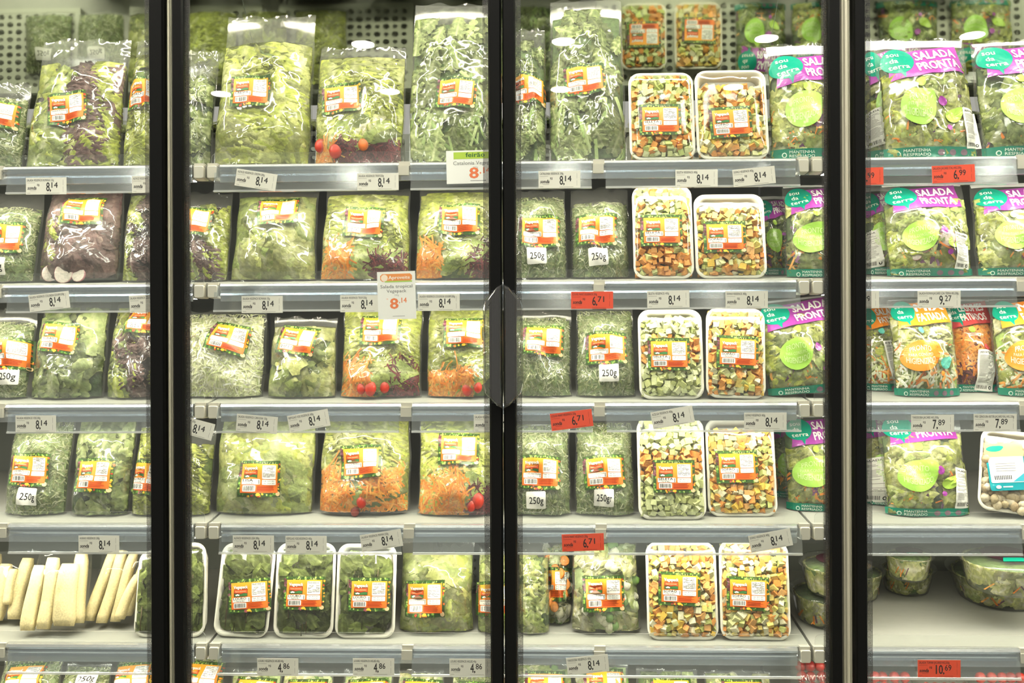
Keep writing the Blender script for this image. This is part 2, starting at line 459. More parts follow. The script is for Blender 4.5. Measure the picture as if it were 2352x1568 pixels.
class Sack:
    """a soft bag standing on its bottom: local x right, z up, front towards -y"""
    def __init__(s, w, h, t, fill, rng, flat=False, sag=0.0):
        s.w, s.h, s.t, s.fill, s.rng = w, h, t, fill, rng
        s.k = 0.30
        s.p = [rng.uniform(0, 6.28) for _ in range(8)]
        s.crease = wob(rng, 8, 6, 20); s.crease2 = wob(rng, 9, 16, 50); s.crease3 = wob(rng, 9, 45, 120); s.patch = wob(rng, 5, 3, 9)
        s.quiet = []
        s.top = 0.10
    def hw(s, v):
        return s.w / 2 * (0.975 - .035 * v + .018 * np.sin(5 * v + s.p[0]) + .010 * np.sin(13 * v + s.p[1]))
    def T(s, u, v):
        e = np.clip(1 - np.abs(u) ** 2.4, 0, 1) ** 0.62
        a = s.fill * .72
        p = (.55 + .45 * sm(v / .20)) * (1 - (1 - s.top) * sm((v - a) / max(1.0 - a, .05)))
        lump = 1 + .11 * np.sin(4 * u + 5 * v + s.p[2]) + .08 * np.sin(9 * v - 3 * u + s.p[3]) + .05 * np.sin(11 * u + 4 * v + s.p[6]) + .045 * np.sin(19 * v + 6 * u + s.p[7])
        return s.t * e * p * lump
    def uv(s, x, z):
        v = z / s.h; return x / s.hw(v), v
    def front(s, x, z):
        u, v = s.uv(x, z)
        u = np.clip(u, -1, 1); vv = np.clip(v, 0, 1)
        a, b = u * 1.2, vv * s.h / s.w * 2.2
        pt = np.clip(s.patch(a, b) * 2.2, .15, 1.3) * (1 + 1.2 * sm((vv - s.fill * .8) / .15) + .6 * sm((.12 - vv) / .12))
        c = s.crease(a, b) * .0075 + pt * (s.crease2(a, b) * .0048 + s.crease3(a, b) * .0013)
        m = 1.0
        for cx, cz, rx, rz, *q in s.quiet:
            d = np.maximum(np.abs(x - cx) / rx, np.abs(z - cz) / rz); m = m * np.maximum(sm((d - .95) / .35), q[0] if q else 0.0)
        return -(s.T(u, vv) * 1.03 + .0015 + c * (.03 + .97 * m) * np.clip(1 - np.abs(u) ** 6, .25, 1))
    def inner(s, V, lay, push=None, fill=None):
        """lay leaf geometry (x, y outward, z) on the filling and keep it inside the film"""
        f = s.fill if fill is None else fill
        z = np.clip(V[:, 2], .004, s.h * f); v = z / s.h
        hw = s.hw(v) * .965
        x = np.clip(V[:, 0], -hw, hw); u = x / s.hw(v)
        T = s.T(u, v)
        raw = lay + V[:, 1] / np.maximum(T, .006)
        k = .72
        raw = np.where(raw > k, k + (.985 - k) * (1 - np.exp(-(raw - k) / (.985 - k))), raw)
        y = np.maximum(raw * T, 0.0)
        return np.stack([x, -y, z], 1)
    def drape(s, mb, k=None):
        k = s.k if k is None else k
        for V in mb.v:
            V[:, 2] += np.clip(1 - V[:, 2] / (.45 * s.h), 0, 1) ** 2 * V[:, 1] * k

def leaf(rng, L, W, frill, nfr, pal, nS=12, nR=9, tipw=0.75):
    S, R = np.meshgrid(np.linspace(0, 1, nS), np.linspace(-1, 1, nR), indexing='ij')
    S, R = S.ravel(), R.ravel()
    ph, p2 = rng.uniform(0, 6.28), rng.uniform(0, 6.28)
    prof = np.sin(np.pi * np.clip(S ** tipw * .90 + .08, 0, 1)) ** .65
    edge = 1 + .10 * np.sin(2 * np.pi * nfr * S + ph) * np.abs(R) + .07 * np.sin(2 * np.pi * nfr * 2.3 * S + p2) * np.abs(R)
    bend = rng.uniform(-.16, .16) * W
    x = R * prof * W / 2 * edge + bend * np.sin(S * 2)
    z = L * S + .05 * L * np.cos(2 * R) - .05 * L
    y = frill * np.abs(R) ** 1.8 * np.sin(2 * np.pi * nfr * S + ph + 1.5 * R) + frill * .5 * np.sin(7 * S + 3 * R + p2) + rng.uniform(-.004, .010) * S
    b, e, r, d = (np.array(pal[k], float) for k in ("body", "edge", "rib", "deep"))
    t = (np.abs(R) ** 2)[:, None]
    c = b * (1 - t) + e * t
    fold_shade = (.5 + .5 * np.sin(2 * np.pi * nfr * S + ph + 1.5 * R))[:, None] * .55
    c = c * (1 - fold_shade * .6) + d * fold_shade * .6  # fold shading put into the leaf colour, mixed towards the deep tone
    rb = (np.clip(1 - np.abs(R) / (.20 * (1.1 - .8 * S)), 0, 1) * (1 - .65 * S))[:, None]
    c = c * (1 - rb) + r * rb
    c = c * np.array([rng.uniform(.74, 1.14)])
    return np.stack([x, y, z], 1), grid_faces(nR, nS), np.clip(c, 0, 255)

def turn(V, ang, cx, cz):
    ca, sa = math.cos(ang), math.sin(ang)
    return np.stack([V[:, 0] * ca + V[:, 2] * sa + cx, V[:, 1], -V[:, 0] * sa + V[:, 2] * ca + cz], 1)

def fill_core(mb, s, col, lay=.70, fill=None, u=(-1, 1), jig=.004):
    nu, nv = 16, 14
    f = (s.fill if fill is None else fill)
    U, Vv = np.meshgrid(np.linspace(u[0] * .93, u[1] * .93, nu), np.linspace(.02, f * .95, nv))
    U, Vv = U.ravel(), Vv.ravel()
    x = U * s.hw(Vv); T = s.T(U, Vv) * lay
    rs = np.random.RandomState(s.rng.randint(0, 10 ** 6))
    y = np.maximum(T - rs.rand(len(T)) * jig, 0)
    mb.add(np.stack([x, -y, Vv * s.h], 1), grid_faces(nu, nv), np.array(col) * (0.85 + .3 * rs.rand(len(T)))[:, None])
    mb.add(np.stack([x, 0 * y, Vv * s.h], 1), grid_faces(nu, nv, True), np.array(col) * .9)

def leaves(mb, s, rng, pal, n, size, frill, nfr=4, u=(-1, 1), v=(0, 1), up=0.6, aspect=1.25, lay=(.58, .90), fill=None):
    f = s.fill if fill is None else fill
    for k in range(n):
        L = size * rng.uniform(.75, 1.25); W = L / aspect * rng.uniform(.8, 1.2)
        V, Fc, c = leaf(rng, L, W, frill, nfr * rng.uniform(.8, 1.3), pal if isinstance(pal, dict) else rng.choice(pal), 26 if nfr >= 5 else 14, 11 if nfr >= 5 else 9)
        uu = rng.uniform(*u); vv = (v[0] + (v[1] - v[0]) * ((k + rng.random()) / n if up > .3 else rng.random()))
        ang = rng.gauss(0, 1 - up) * 1.2
        if up > .3: order = 1 - k / n
        else: order = rng.random()
        V = turn(V, ang, uu * s.w / 2 * .9, vv * s.h * f - L * .45)
        lo, hi = u[0] * s.w / 2, u[1] * s.w / 2
        V = s.inner(V, lay[0] + (lay[1] - lay[0]) * order, fill=f)
        V[:, 1] -= k * .00012
        mb.add(V, Fc, c)

def shreds(mb, s, rng, cols, n, length, width, u=(-1, 1), v=(0, 1), bend=.5, lay=(.7, .98), fill=None, ang=(0, 3.14), round_=False):
    f = s.fill if fill is None else fill
    seg = 5
    rs = np.random.RandomState(rng.randint(0, 10 ** 6))
    for k in range(n):
        L = length * rs.uniform(.5, 1.4); a = rs.uniform(*ang); cv = rs.uniform(-bend, bend) * 2
        t = np.linspace(0, 1, seg); th = a + cv * t
        x = np.cumsum(np.cos(th)) * L / seg; z = np.cumsum(np.sin(th)) * L / seg
        cx = rs.uniform(*u) * s.w / 2 * .92; cz = (v[0] + (v[1] - v[0]) * rs.rand()) * s.h * f
        x = x - x.mean() + cx; z = z - z.mean() + cz
        nx, nz = -np.sin(th), np.cos(th)
        b = width * rs.uniform(.6, 1.3) / 2
        c = np.array(cols[rs.randint(len(cols))], float) * rs.uniform(.88, 1.1)
        yo = rs.uniform(-.004, .004) + np.sin(t * 3 + rs.uniform(0, 6)) * .003
        l = rs.uniform(*lay)
        if round_:
            rows = [np.stack([x + nx * b * q, yo + d * b, z + nz * b * q], 1) for q, d in ((-1, 0), (0, 1.0), (1, 0))]
        else:
            tw = rs.uniform(-.6, .6) * b
            rows = [np.stack([x - nx * b, yo - tw, z - nz * b], 1), np.stack([x + nx * b, yo + tw, z + nz * b], 1)]
        V = s.inner(np.concatenate(rows), l, fill=f)
        V[:, 1] -= rs.rand() * .0008
        Fc = []
        for r in range(len(rows) - 1):
            for i in range(seg - 1):
                q = r * seg + i; Fc.append((q, q + 1, q + 1 + seg, q + seg))
        mb.add(V, Fc, np.clip(c, 0, 255))

def ball(mb, c, r, col, sq=(1, 1, 1), n=10, m=7, jig=0, rs=None, shade=None):
    th = np.linspace(0, 2 * math.pi, n, endpoint=False); ph = np.linspace(.15, math.pi - .15, m)
    P, Tt = np.meshgrid(ph, th, indexing='ij')
    V = np.stack([np.sin(P) * np.cos(Tt) * sq[0], np.sin(P) * np.sin(Tt) * sq[1], np.cos(P) * sq[2]], -1).reshape(-1, 3) * r
    if jig: V = V * (1 + (rs.rand(len(V), 1) - .5) * jig)
    V = np.concatenate([V, [[0, 0, r * sq[2]], [0, 0, -r * sq[2]]]]) + np.asarray(c)
    Fc = []
    for j in range(m - 1):
        for i in range(n):
            k = (i + 1) % n; Fc.append((j * n + i, (j + 1) * n + i, (j + 1) * n + k, j * n + k))
    for i in range(n):
        k = (i + 1) % n
        Fc.append((m * n, i, k)); Fc.append((m * n + 1, (m - 1) * n + k, (m - 1) * n + i))
    mb.add(V, Fc, col)

def disc(mb, c, r, th, col, rim, tilt=(0, 0), n=18):
    """a round slice facing -y"""
    a = np.linspace(0, 2 * math.pi, n, endpoint=False)
    V = [(0, -th / 2, 0)]; cc = [col]
    for q, y, k in ((.55, -th / 2, np.array(col) * .97), (.9, -th / 2, col), (1.0, -th / 2 + .0008, rim), (1.0, th / 2, rim)):
        V += [(q * r * math.cos(t), y, q * r * math.sin(t)) for t in a]; cc += [k] * n
    V = np.array(V); R = np.array((Matrix.Rotation(tilt[0], 3, 'X') @ Matrix.Rotation(tilt[1], 3, 'Z')))
    Fc = [(0, 1 + i, 1 + (i + 1) % n) for i in range(n)]
    for k in range(3):
        for i in range(n):
            j = (i + 1) % n; p = 1 + k * n; Fc.append((p + i, p + n + i, p + n + j, p + j))
    mb.add(V @ R.T + np.asarray(c), Fc, np.array(cc, float))

def film_mesh(mb, s, nu=60, nv=74):
    U, Vv = np.meshgrid(np.linspace(-1, 1, nu), np.linspace(0, 1, nv)); U, Vv = U.ravel(), Vv.ravel()
    x = U * s.hw(Vv); z = Vv * s.h
    top = (Vv > .985)
    z = z + np.where(top, .004 * np.sin(9 * U + s.p[4]), 0) + np.where(Vv > .8, (Vv - .8) * .10 * s.w * np.sin(3.1 * U + s.p[5]) * .5, 0)
    y = s.front(x, Vv * s.h)
    mb.add(np.stack([x, y, z], 1), grid_faces(nu, nv))
    m2, n2 = 12, 14
    U, Vv = np.meshgrid(np.linspace(-1, 1, m2), np.linspace(0, 1, n2)); U, Vv = U.ravel(), Vv.ravel()
    x = U * s.hw(Vv)
    y = .12 * s.T(U, Vv) - .0015 * (Vv > .9)
    z2 = Vv * s.h + np.where(Vv > .8, (Vv - .8) * .10 * s.w * np.sin(3.1 * U + s.p[5]) * .5, 0)
    mb.add(np.stack([x, y, z2], 1), grid_faces(m2, n2, True))

# ------------------------------------------------------------------ the two maker's bag prints
def leaf_shape(cx, cz, rx, rz, rot=0.0, n=22, tip=1.35):
    t = np.linspace(0, 2 * math.pi, n, endpoint=False)
    r = 1 + (tip - 1) * np.clip(np.cos(t - .55), 0, 1) ** 9
    p = np.stack([rx * r * np.cos(t), rz * r * np.sin(t)], 1); ca, sa = math.cos(rot), math.sin(rot)
    return p @ np.array([[ca, sa], [-sa, ca]]) + [cx, cz]

def printed_art(w, h, scheme, lines, hz=.76, badge=True, bw=.34, hx=0.0, word=1.0):
    """the shop-ready salad bag print in metres; x centred, z from the bag's bottom"""
    a = Art()
    band, leafc, badgec, btxt = scheme
    teal = (0, 148, 124)
    hw = w / 2
    a.poly(*_quadgrid([(-.90 * hw, h * (hz + .16)), (.90 * hw, h * (hz + .165)), (.93 * hw, h * .985), (-.92 * hw, h * .985)], 20, 8), (238, 238, 236), 0)
    a.poly(*_quadgrid([(-.80 * hw, h * (hz - .17)), (.80 * hw, h * (hz - .10)), (.74 * hw, h * (hz + .17)), (-.72 * hw, h * (hz + .10))], 26, 14), band, 1)
    # speech bubble
    cx, cz, rx, rz = -.56 * hw, h * (hz + .02), .34 * hw, .125 * h
    t = np.linspace(0, 2 * math.pi, 40, endpoint=False)
    p = np.stack([cx + rx * np.cos(t) * (1 + .06 * np.sin(2 * t)), cz + rz * np.sin(t)], 1)
    p[31] += [.02 * hw, -.055 * h]
    a.fan(p, teal, 2, 7)
    for i, tx in enumerate(("sou", "da", "terra")):
        a.text(tx, cx - rx * .62 + (.04 * hw if i == 1 else 0), cz + rz * (.34 - .52 * i), rz * .36, (244, 246, 238), 3, .01, rx * (.75, .5, 1.25)[i], rot=.06)
    for i, tx in enumerate(lines):
        a.text(tx, .25 * hw + hx * hw, h * (hz + .035 - .118 * i), h * .088, (248, 246, 244), 3, .035, .86 * hw * word, align='c', rot=.10)
    a.fan(leaf_shape(-.20 * hw, h * (hz - .20), .09 * hw, .035 * h, .5), leafc, 2)
    if badge:
        bx, bz, rx, rz = -.30 * hw, h * .36, bw * hw * 1.05, .145 * h
        a.fan(leaf_shape(bx, bz, rx, rz, .15, 40, 1.25), badgec, 2, 7)
        a.text("PRONTO", bx, bz + rz * .30, rz * .36, btxt, 3, .008, rx * 1.10, align='c', arc=-rz * .10)
        a.text("PARA CONSUMO", bx, bz - rz * .10, rz * .20, btxt, 3, 0, rx * 1.25, align='c', arc=rz * .06)
        a.text("HIGIENIZADO", bx, bz - rz * .62, rz * .36, btxt, 3, .008, rx * 1.5, align='c', arc=rz * .22)
    a.fan(leaf_shape(.22 * hw, h * .40, .085 * hw, .035 * h, 1.3), band, 2)
    a.fan(leaf_shape(.42 * hw, h * .29, .17 * hw, .050 * h, .2, tip=1.7), leafc, 2)
    a.ellipse(.30 * hw, h * .20, .06 * hw, .022 * h, band, 2, 12)
    a.poly(*_quadgrid([(-.97 * hw, .002), (.97 * hw, .002), (.97 * hw, .075 * h), (-.97 * hw, .075 * h)], 28, 5), (0, 124, 100), 1)
    a.text("MANTENHA", -.62 * hw, .042 * h, .020 * h, (214, 232, 220), 2, .01, .52 * hw)
    a.text("RESFRIADO", -.62 * hw, .014 * h, .020 * h, (214, 232, 220), 2, .01, .52 * hw)
    a.ellipse(-.72 * hw, .03 * h, .05 * hw, .02 * h, (214, 232, 220), 2); a.ellipse(-.72 * hw, .03 * h, .032 * hw, .013 * h, (0, 124, 100), 3)
    for k in range(3): a.ellipse((.12 + .25 * k) * hw, .036 * h, .075 * hw, .022 * h, (120, 96, 110), 2, 12)
    return a

def _quadgrid(q, nx, nz):
    q = np.array(q, float); V = []
    for j in range(nz + 1):
        for i in range(nx + 1):
            a, b = i / nx, j / nz
            V.append(q[0] * (1 - a) * (1 - b) + q[1] * a * (1 - b) + q[2] * a * b + q[3] * (1 - a) * b)
    return np.array(V), grid_faces(nx + 1, nz + 1)
# ------------------------------------------------------------------ the coolers: three modules, shelves, rails, doors
SHELF_Y, BACK_Y, SLOPE = 0.255, 0.80, 0.13
ROW_PX = {1: 377.5, 2: 653.5, 3: 932.5, 4: 1211.5, 5: 1490.5, 6: 1769.5}
ZS = {r: at(1155, p, SHELF_Y).z for r, p in ROW_PX.items()}
def shelf_top(r, y): return ZS[r] + 0.008 + (y - SHELF_Y) * SLOPE

MID = 784
def gx(px, y=0.0): return at(px, MID, y).x
SEAM_L, SEAM_R = gx(475, SHELF_Y), gx(1862, SHELF_Y)
MODS = [(gx(-620, SHELF_Y), SEAM_L), (SEAM_L, SEAM_R), (SEAM_R, gx(2960, SHELF_Y))]
Z_LO, Z_HI = ZS[6] - 0.10, ZC + 1.22
GAP = 0.0035

NAMES = ["left glass-door cooler, its shelves of bagged greens cut off by the picture edge",
         "middle glass-door cooler with two doors meeting at the pair of handles",
         "right glass-door cooler holding the purple and orange printed salad bags"]
cool = [empty("display_cooler", ((a + b) / 2, 0.4, Z_LO), label=NAMES[i], cat="display fridge", group=None) for i, (a, b) in enumerate(MODS)]
def local(mb, root):
    off = np.array(root.location)
    for V in mb.v: V -= off

def in_cooler(mb, name, mats, root, parent=None, smooth=False, **k):
    """geometry given in world coordinates becomes a part (or a sub-part) of the cooler"""
    local(mb, root)
    o = mb.build(name, mats, parent or root, smooth, **k)
    return o

def extrude_profile(mb, prof, x0, x1, mat=0):
    """a (y,z) outline swept along x"""
    n = len(prof)
    V = [(x0, y, z) for y, z in prof] + [(x1, y, z) for y, z in prof]
    Fc = [(i, (i + 1) % n, n + (i + 1) % n, n + i) for i in range(n)] + [tuple(range(n))[::-1], tuple(range(n, 2 * n))]
    mb.add(V, Fc, (200, 200, 200), mat)

RAILS = {  # pixel ends of the clear price rails on each shelf
    0: [(-560, -30), (22, 440)],
    1: [(497, 914), (946, 1360), (1392, 1836)],
    2: [(1896, 2333), (2364, 2800)],
}
for mi, (xa, xb) in enumerate(MODS):
    root = cool[mi]
    xa_, xb_ = xa + GAP, xb - GAP
    mb = MB(); mb.box((xa_, BACK_Y, Z_LO), (xb_, BACK_Y + .04, ZS[1] + .2)); in_cooler(mb, "back_panel", M["wall"], root)
    mb = MB(); mb.box((xa_, .066, Z_LO - .06), (xb_, BACK_Y + .04, Z_LO)); in_cooler(mb, "base", M["wall"], root)
    # slanted mirror above the top shelf and the canopy that carries the top lamp
    tz = np.array((-.735, .678)); p0 = np.array((.725, ZC + .81)); n_ = np.array((.678, .735))
    lo_, hi_ = p0 - tz * .085, p0 + tz * .54
    mb = MB(); extrude_profile(mb, [tuple(lo_), tuple(hi_), tuple(hi_ + n_ * .012), tuple(lo_ + n_ * .012)], xa + .0006, xb - .0006); in_cooler(mb, "mirror", M["mirror"], root)
    mb = MB(); mb.box((xa_, .066, hi_[1] + .004), (xb_, BACK_Y + .04, hi_[1] + .05)); in_cooler(mb, "canopy", M["wall"], root)
    mb = MB(); mb.box((xa_ + .02, .13, hi_[1] - .03), (xb_ - .02, .16, hi_[1] + .003)); hd = in_cooler(mb, "canopy_lamp", M["lip"], root)
    mb = MB(); mb.add([(xa_ + .03, .132, hi_[1] - .0305), (xb_ - .03, .132, hi_[1] - .0305), (xb_ - .03, .165, hi_[1] - .0295), (xa_ + .03, .165, hi_[1] - .0295)], [(0, 3, 2, 1)])
    in_cooler(mb, "diffuser", M["canopy"], root, hd)
    for side in ((xa_, xa_ + .012), (xb_ - .012, xb_)):
        if (mi == 0 and side[0] == xa_) or (mi == 2 and side[0] != xa_):
            mb = MB(); mb.box((side[0], .1, Z_LO), (side[1], BACK_Y, Z_HI - .1)); in_cooler(mb, "side_panel", M["wall"], root)
    for r in range(1, 7):
        z = ZS[r]
        mb = MB()
        yb = BACK_Y - .012
        extrude_profile(mb, [(SHELF_Y + .006, z + .008), (SHELF_Y + .016, shelf_top(r, SHELF_Y + .016)), (yb, shelf_top(r, yb)), (yb, shelf_top(r, yb) - .02), (SHELF_Y + .05, z - .022), (SHELF_Y + .006, z - .022)], xa_, xb_)
        sh = in_cooler(mb, "shelf", M["steel"], root)
        # front lip: ridged aluminium
        mb = MB()
        extrude_profile(mb, [(SHELF_Y + .006, z + .008), (SHELF_Y - .001, z + .006), (SHELF_Y - .004, z), (SHELF_Y - .001, z - .005), (SHELF_Y + .002, z - .008), (SHELF_Y - .002, z - .011),
                             (SHELF_Y + .001, z - .016), (SHELF_Y - .001, z - .021), (SHELF_Y + .001, z - .035), (SHELF_Y + .006, z - .035)], xa_ + .03, xb_ - .03)
        in_cooler(mb, "front_lip", M["lip"], root, sh)
        # lamp under the shelf front
        if r < 6:
            mb = MB(); mb.box((xa_ + .03, SHELF_Y + .012, z - .0272), (xb_ - .03, SHELF_Y + .034, z - .0225)); lh = in_cooler(mb, "led_housing", M["lip"], root, sh)
            mb = MB()
            mb.add([(xa_ + .03, SHELF_Y + .013, z - .0282), (xb_ - .03, SHELF_Y + .013, z - .0282), (xb_ - .03, SHELF_Y + .033, z - .0276), (xa_ + .03, SHELF_Y + .033, z - .0276)], [(0, 3, 2, 1)])
            in_cooler(mb, "led_strip", M["led"], root, sh)
        # end caps
        for x, sg in ((xa, 1), (xb, -1)):
            mb = MB()
            x0, x1 = sorted((x + sg * .004, x + sg * .028))
            bev = .003
            P = rounded_rect(x1 - x0, .030, .004, 3) + [(x0 + x1) / 2, z - .012]
            V = [(p[0], SHELF_Y - .008, p[1]) for p in (P - P.mean(0)) * .9 + P.mean(0)] + [(p[0], SHELF_Y - .005, p[1]) for p in P] + [(p[0], SHELF_Y + .03, p[1]) for p in P]
            n = len(P)
            Fc = [tuple(range(n))] + [(k * n + i, k * n + (i + 1) % n, (k + 1) * n + (i + 1) % n, (k + 1) * n + i) for k in (0, 1) for i in range(n)]
            mb.add(V, Fc); mb.box((x0, SHELF_Y - .002, z + .0025), (x1, SHELF_Y + .03, z + .010))
            in_cooler(mb, "end_cap", M["cap"], root, sh)
        # clear price rails: a flap with a bright lower edge
        for k, (pa, pb) in enumerate(RAILS[mi]):
            jit = (0, -2, 3, 8, 3, 0)[r - 1] if k == 0 else (0, 0, 0, 2, -2, 0)[r - 1]
            x0, x1 = gx(pa + jit, SHELF_Y), gx(pb + jit, SHELF_Y)
            yf, yt = SHELF_Y - .010, SHELF_Y - .006
            zt, zb = z + .001, z - .060
            mb = MB()
            extrude_profile(mb, [(yt, zt), (yf - .004, zb + .002), (yf - .002, zb + .002), (yt + .002, zt)], x0, x1, 0)
            extrude_profile(mb, [(yf - .0065, zb - .001), (yf - .0065, zb + .0035), (yf + .001, zb + .0035), (yf + .001, zb - .001)], x0, x1, 1)
            in_cooler(mb, "price_rail", [M["flap"], M["rim"]], root, sh)
            # clip between rails
            if k < len(RAILS[mi]) - 1 and r < 6:
                cx = gx((pb + RAILS[mi][k + 1][0]) / 2 + jit, SHELF_Y)
                mb = MB(); mb.box((cx - .013, SHELF_Y - .009, z - .024), (cx + .012, SHELF_Y + .004, z - .002)); mb.box((cx - .012, SHELF_Y - .004, z - .002), (cx + .014, SHELF_Y + .02, z + .009))
                in_cooler(mb, "rail_clip", M["cap"], root, sh)
        # low clear guard along the front edge, rounded at its ends
        yg = SHELF_Y + .010
        P = rounded_rect(xb_ - xa_ - .012, .045, .012, 4) + [(xa_ + xb_) / 2, z + .013]
        P[:, 1] = np.maximum(P[:, 1], z + .004)
        n = len(P); mb = MB()
        V = [(p[0], yg - .001, p[1]) for p in P] + [(p[0], yg + .001, p[1]) for p in P]
        mb.add(V, [tuple(range(n)), tuple(range(n, 2 * n))[::-1]], mat=0)
        mb.add(V, [(i, (i + 1) % n, n + (i + 1) % n, n + i) for i in range(n)], mat=1)
        in_cooler(mb, "front_guard", [M["acrylic"], M["rim"]], root, sh)

# doors: black-edged glass leaves; A on the left cooler, B and C on the middle one, D on the right one
def stile(mb, x0, x1):
    P = [(x0, .0), (x0 + .003, -.006), (x1 - .003, -.006), (x1, .0), (x1, .034), (x0, .034)]
    n = len(P)
    V = [(x, y, Z_LO) for x, y in P] + [(x, y, Z_HI) for x, y in P]
    mb.add(V, [(i, (i + 1) % n, n + (i + 1) % n, n + i) for i in range(n)] + [tuple(range(n))[::-1], tuple(range(n, 2 * n))])

def door(mi, xl0, xl1, xr0, xr1, frit_l, frit_r, handle=None):
    """pixel columns of the two stiles and the inner ends of the dotted bands"""
    root = cool[mi]
    a0, a1, b0, b1 = (gx(p) for p in (xl0, xl1, xr0, xr1))
    mb = MB(); stile(mb, a0, a1); stile(mb, b0, b1)
    mb.box((a1, .004, Z_HI - .03), (b0, .03, Z_HI)); mb.box((a1, .004, Z_LO), (b0, .03, Z_LO + .03))
    d = in_cooler(mb, "door", M["black"], root)
    mb = MB(); mb.box((a1, .008, Z_LO + .03), (b0, .014, Z_HI - .03)); in_cooler(mb, "glass_pane", M["pane"], root, d)
    for x0, x1 in ((a1, gx(frit_l)), (gx(frit_r), b0)):
        mb = MB(); mb.add([(x0, .0068, Z_LO + .03), (x1, .0068, Z_LO + .03), (x1, .0068, Z_HI - .03), (x0, .0068, Z_HI - .03)], [(0, 1, 2, 3)])
        in_cooler(mb, "dotted_border", M["frit"], root, d)
    if handle:
        sg, px0, px1 = handle           # sg -1: grip points left
        zt, zb = at(1155, 655, 0).z, at(1155, 938, 0).z
        xi, xo = (gx(px1), gx(px0)) if sg < 0 else (gx(px0), gx(px1))
        ch = .026
        # hooked grip: broad smoked plate with chamfered ends, a rounded front and a dark core on the stile
        out = np.array([(xi, zt), (xi + (xo - xi) * .25, zt - .004), (xo - (xo - xi) * .12, zt - .032), (xo, zt - .050), (xo, zb + .050), (xo - (xo - xi) * .12, zb + .032), (xi + (xo - xi) * .25, zb + .004), (xi, zb)])
        c = out.mean(0)
        rings = [(1.0, -.004), (1.0, -.026), (.93, -.036), (.80, -.040)]
        n = len(out); V = []
        for sc, y in rings: V += [(c[0] + (p[0] - c[0]) * sc, y, c[1] + (p[1] - c[1]) * (1 - (1 - sc) * .35)) for p in out]
        Fc = [(k * n + i, k * n + (i + 1) % n, (k + 1) * n + (i + 1) % n, (k + 1) * n + i) for k in range(3) for i in range(n)] + [tuple(range(3 * n, 4 * n))]
        mb = MB(); mb.add(V, Fc, mat=0)
        # inner hollow outline
        inn = [(c[0] + (p[0] - c[0]) * .62 + (xo - xi) * .10, c[1] + (p[1] - c[1]) * .80) for p in out]
        V = [(p[0], -.008, p[1]) for p in inn] + [(p[0], -.030, p[1]) for p in inn]
        mb.add(V, [(i, (i + 1) % n, n + (i + 1) % n, n + i) for i in range(n)], mat=0)
        x0, x1 = sorted((xi + (xo - xi) * .10, xi + (xo - xi) * .56))
        for k in range(5):
            q0 = x0 + (x1 - x0) * (k + .08) / 5; q1 = x0 + (x1 - x0) * (k + .92) / 5
            mb.box((q0, -.030 + .003 * abs(k - 2), zb + .012), (q1, -.006, zt - .012), mat=1)
        in_cooler(mb, "handle", [M["smoke"], M["core"]], root, d, label="ribbed smoky plastic grip handle")
    return d
door(0, -425, -397, 345, 379, -383, 332)
door(1, 398, 424, 1124.5, 1153.5, 437, 1111, (-1, 1111, 1155))
door(1, 1156.5, 1186, 1904, 1933, 1199, 1891, (1, 1158, 1202))
door(2, 1962, 1990, 2700, 2728, 2004, 2687)
for mi, (p0, p1) in ((0, (380, 397)), (2, (1934, 1961))):
    x0, x1 = gx(p0, .0) + .0015, gx(p1, .0) - .0015
    mb = MB(); n = 9
    prof = [(x0, .06)] + [(x0 + (x1 - x0) * k / (n - 1), .012 - .008 * math.sin(math.pi * k / (n - 1)) - .0015 * (k % 2)) for k in range(n)] + [(x1, .06)]
    V = [(x, y, Z_LO) for x, y in prof] + [(x, y, Z_HI) for x, y in prof]; k = len(prof)
    mb.add(V, [(i, (i + 1) % k, k + (i + 1) % k, k + i) for i in range(k)] + [tuple(range(k))[::-1], tuple(range(k, 2 * k))])
    in_cooler(mb, "post", M["alu"], cool[mi])

# ------------------------------------------------------------------ the aisle behind the camera
fill_panel_mat = emission("fill_panel_glow", (1.0, 0.95, 0.86), 21.0)  # unseen fill panels, added to brighten the tickets and rail fronts
for i, x in enumerate((-3.0, -1.5, 0.0, 1.5, 3.0)):
    t = empty("added_fill_panel", (x, -1.15, 3.3), label="added fill light panel, out of view over the aisle in front of the coolers", cat="ceiling light", group="added fill panels over the aisle")
    mb = MB(); mb.box((-.64, -.16, -.03), (.64, .16, -.0005)); mb.build("housing", M["foam"], t, False)
    mb = MB(); mb.box((-.60, -.125, -.034), (.60, .125, -.0305)); mb.build("diffuser", fill_panel_mat, t, False)
mb = MB(); fz = 0.0
mb.box((-5, -6.0, fz - .1), (5, 1.2, fz)); tag(mb.build("floor", plain("store_floor", (150, 146, 136), .35)), kind="structure")
mb = MB(); mb.box((-5, -6.0, 3.3), (5, -.35, 3.4)); tag(mb.build("ceiling", plain("store_ceiling", (120, 112, 96), .8)), kind="structure")
for mi, (xa, xb) in enumerate(MODS):
    mb = MB(); mb.box((xa + GAP, .066, 0.0005), (xb - GAP, BACK_Y + .04, Z_LO - .06)); in_cooler(mb, "plinth", M["black"], cool[mi])
lamp_mat = emission("downlight_glow", (1.0, 0.93, 0.80), 55.0)
spots = [(x, y) for y in (-2.6, -3.6, -4.6) for x in (-2.1, -.95, .2, 1.35, 2.5)]
